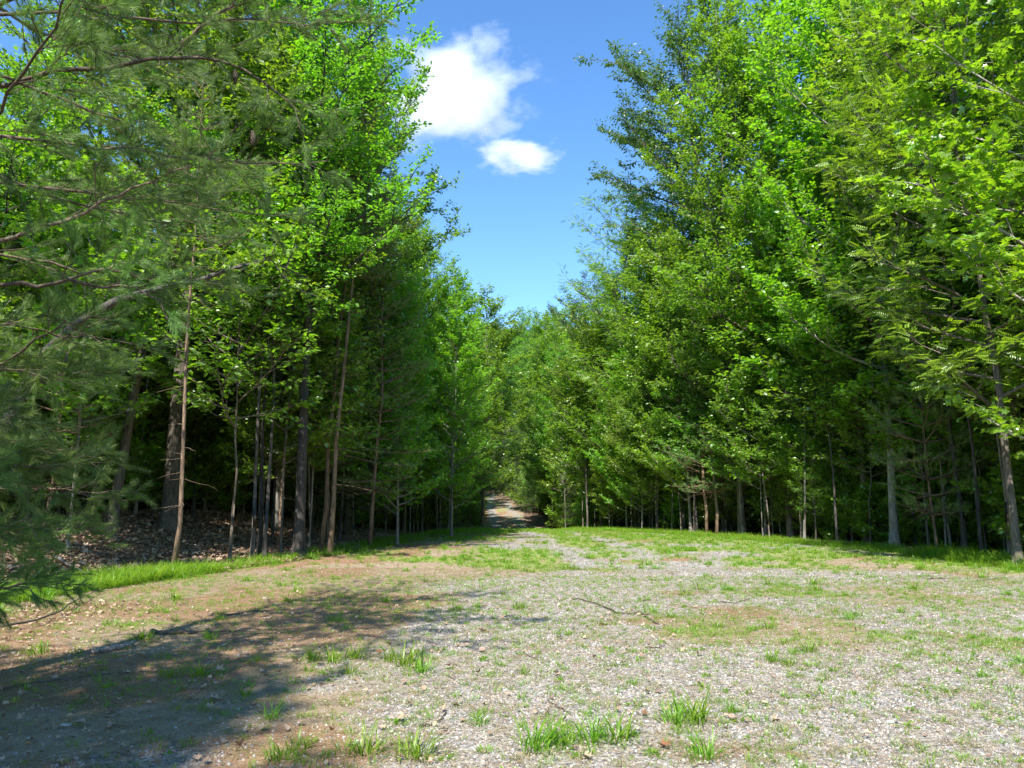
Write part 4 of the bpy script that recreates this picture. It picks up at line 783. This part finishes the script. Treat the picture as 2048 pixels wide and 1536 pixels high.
TU = {}
def tuft(u, v, proto, s, label, seed):
    p = at(u, v); key = (proto, seed % 4); me = {'s': tufts_short, 'm': tufts_mid, 'l': tufts_long}[proto][seed % 4]
    o = link('grass_tuft', me, None, (p.x, p.y, p.z + .005)); o.scale = (s, s, s); o.rotation_euler = (0, 0, seed * 1.7); tag(o, label, 'grass tuft')
TL = [(812, 1330, 'm', 1.5, 'big bright green tuft left of centre, blades falling to the right'), (845, 1345, 'm', 1.1, 'tuft overlapping the right side of the big bright one'), (780, 1322, 'm', 1.0, 'tuft overlapping the left side of the big bright one'),
 (625, 1320, 'm', 1.0, 'yellow-green tuft at the edge of the shade'), (665, 1325, 'm', 1.2, 'tuft right of the yellow-green one at the edge of the shade'), (712, 1318, 'm', 1.1, 'upright tuft between the shade edge and the big bright tuft'), (700, 1350, 'm', .8, 'dark tuft in a leaf shadow below the upright one'),
 (285, 1280, 'm', 1.1, 'tuft in the shade at the left end of the thick brown stick'), (418, 1278, 'm', .9, 'tuft in the shade at the right end of the thick brown stick'), (400, 1352, 'm', .95, 'sparse tuft alone in the middle of the shaded soil'), (512, 1325, 'l', .42, 'tall single-bladed sprig at the right rim of the shade'), (540, 1325, 's', 1.2, 'small sprig next to the tall single-bladed one'),
 (492, 1392, 'm', .55, 'small bright tuft in the dappled light'), (545, 1440, 'l', .5, 'tall thin-stemmed weed in the dappled light'), (560, 1520, 'm', .9, 'bright tuft on the lower border, leftmost'), (600, 1500, 'm', .8, 'bright tuft right of the leftmost one on the lower border'), (735, 1508, 'm', 1.1, 'spreading bright tuft on the lower border near the pale stone'), (830, 1515, 'm', 1.2, 'thick green tuft on the lower border left of centre'), (690, 1500, 's', 1.5, 'low sprig between two lower-border tufts'),
 (1075, 1500, 'm', 1.35, 'left end of the broad bright clump on the lower border'), (1130, 1490, 'm', 1.1, 'second tuft of the broad clump on the lower border'), (1185, 1485, 'm', 1.2, 'third tuft of the broad clump on the lower border'), (1235, 1480, 'm', 1.3, 'right end of the broad clump on the lower border'),
 (1350, 1450, 'm', 1.2, 'left tuft of the pair right of the broad clump'), (1395, 1440, 'm', 1.4, 'larger tuft of the pair right of the broad clump'), (1462, 1425, 'm', .6, 'small flat tuft right of the larger pair'), (1410, 1520, 'm', 1.1, 'tall tuft on the lower border below the pair'),
 (770, 1205, 'm', .9, 'lone bright tuft on the tan soil left of the middle'), (955, 1215, 'm', .75, 'low wide tuft on the tan soil near the middle'), (1018, 1060 + 120, 's', 1.4, 'little tuft on the gravel above the red patch'), (1585, 1310, 'l', .42, 'spiky tuft on the gravel right of centre'), (1960, 1355, 'l', .45, 'spiky upright tuft near the right border'),
 (1505, 1262, 'm', .6, 'low leafy tuft in the middle of the right gravel'), (1700, 1240, 'm', .9, 'dark round tuft on the right of the clearing'), (1440, 1330, 's', 1.5, 'small sprig right of the broad white stone'), (1240, 1335, 's', 1.8, 'sprig of grass behind the broad white stone'), (1655, 1390, 's', 1.8, 'small bright weed sprig in the right gravel'),
 (1325, 1130, 'l', .5, 'thin reddish-stemmed tuft on the orange soil near the crest'), (1295, 1130, 'm', 1.4, 'wide tuft left of the reddish-stemmed one'), (1090, 1110, 'l', .5, 'upright tuft near the crest, left of the gravel strip'), (655, 1140 + 70, 's', 1.8, 'small tuft below the left grass fringe'), (350, 1200, 'm', 1.3, 'tuft at the tip of the branch shadow, left'),
 (310, 1225, 'm', .8, 'small tuft just below the left grass fringe'), (120, 1225, 'm', 1.0, 'tuft behind the dark arching branch'), (1340, 1118, 'l', .5, 'tall tuft on the near side of the crest gravel'), (1630, 1170, 'm', 1.3, 'tuft in the grassy patch on the right'), (1180, 1117, 'm', 1.3, 'tuft in the yellow patch beside the red soil at the crest')]
for i, (u, v, pr, s, lb) in enumerate(TL): tuft(u, v, pr, s, lb, i)

# ------------------------------------------------------------------ clouds (real volumes)
def cloud(name, u, v, y, hx, hz, label, dens, seed, hy=None, stops=(0.0, .34)):
    m = bpy.data.materials.new(name + '_vapour'); m.use_nodes = True; nt = m.node_tree; nt.nodes.clear(); N = nt.nodes.new; L = nt.links.new
    out = N('ShaderNodeOutputMaterial'); vs = N('ShaderNodeVolumePrincipled'); L(vs.outputs[0], out.inputs['Volume']); vs.inputs['Color'].default_value = (.97, .97, .98, 1); vs.inputs['Anisotropy'].default_value = .35
    tc = N('ShaderNodeTexCoord'); ln = N('ShaderNodeVectorMath'); ln.operation = 'LENGTH'
    mp = N('ShaderNodeMapping'); mp.inputs['Location'].default_value = (seed, seed * .7, 0); L(tc.outputs['Object'], mp.inputs[0])
    n1 = N('ShaderNodeTexNoise'); n1.inputs['Scale'].default_value = 2.0; n1.inputs['Detail'].default_value = 7; n1.inputs['Roughness'].default_value = .55; L(mp.outputs[0], n1.inputs['Vector'])
    L(tc.outputs['Object'], ln.inputs[0]); a = N('ShaderNodeMath'); a.operation = 'MULTIPLY_ADD'; L(n1.outputs[0], a.inputs[0]); a.inputs[1].default_value = 2.2; a.inputs[2].default_value = -.36 # bulge
    b = N('ShaderNodeMath'); b.operation = 'SUBTRACT'; L(a.outputs[0], b.inputs[0]); L(ln.outputs['Value'], b.inputs[1])
    r = N('ShaderNodeMapRange'); L(b.outputs[0], r.inputs[0]); r.inputs[1].default_value = stops[0]; r.inputs[2].default_value = stops[1]; r.inputs[4].default_value = dens; L(r.outputs[0], vs.inputs['Density'])
    import bmesh; bm = bmesh.new(); bmesh.ops.create_icosphere(bm, subdivisions=3, radius=1.3); me = bpy.data.meshes.new(name); bm.to_mesh(me); bm.free(); me.materials.append(m)
    o = link(name, me, None, atd(u, v, y)); hy = hy or hz; o.scale = (hx, hy, hz); tag(o, label, 'cloud'); return o
k = 1000 / FPX
cloud('cloud', 905, 185, 1000, 195 * k, 150 * k, 'large white cumulus cloud beside the left tree crowns', .03, 3.1, 70)
cloud('cloud', 1035, 312, 1000, 108 * k, 50 * k, 'small oval white cloud below the right side of the large one', .045, 8.4, 34)
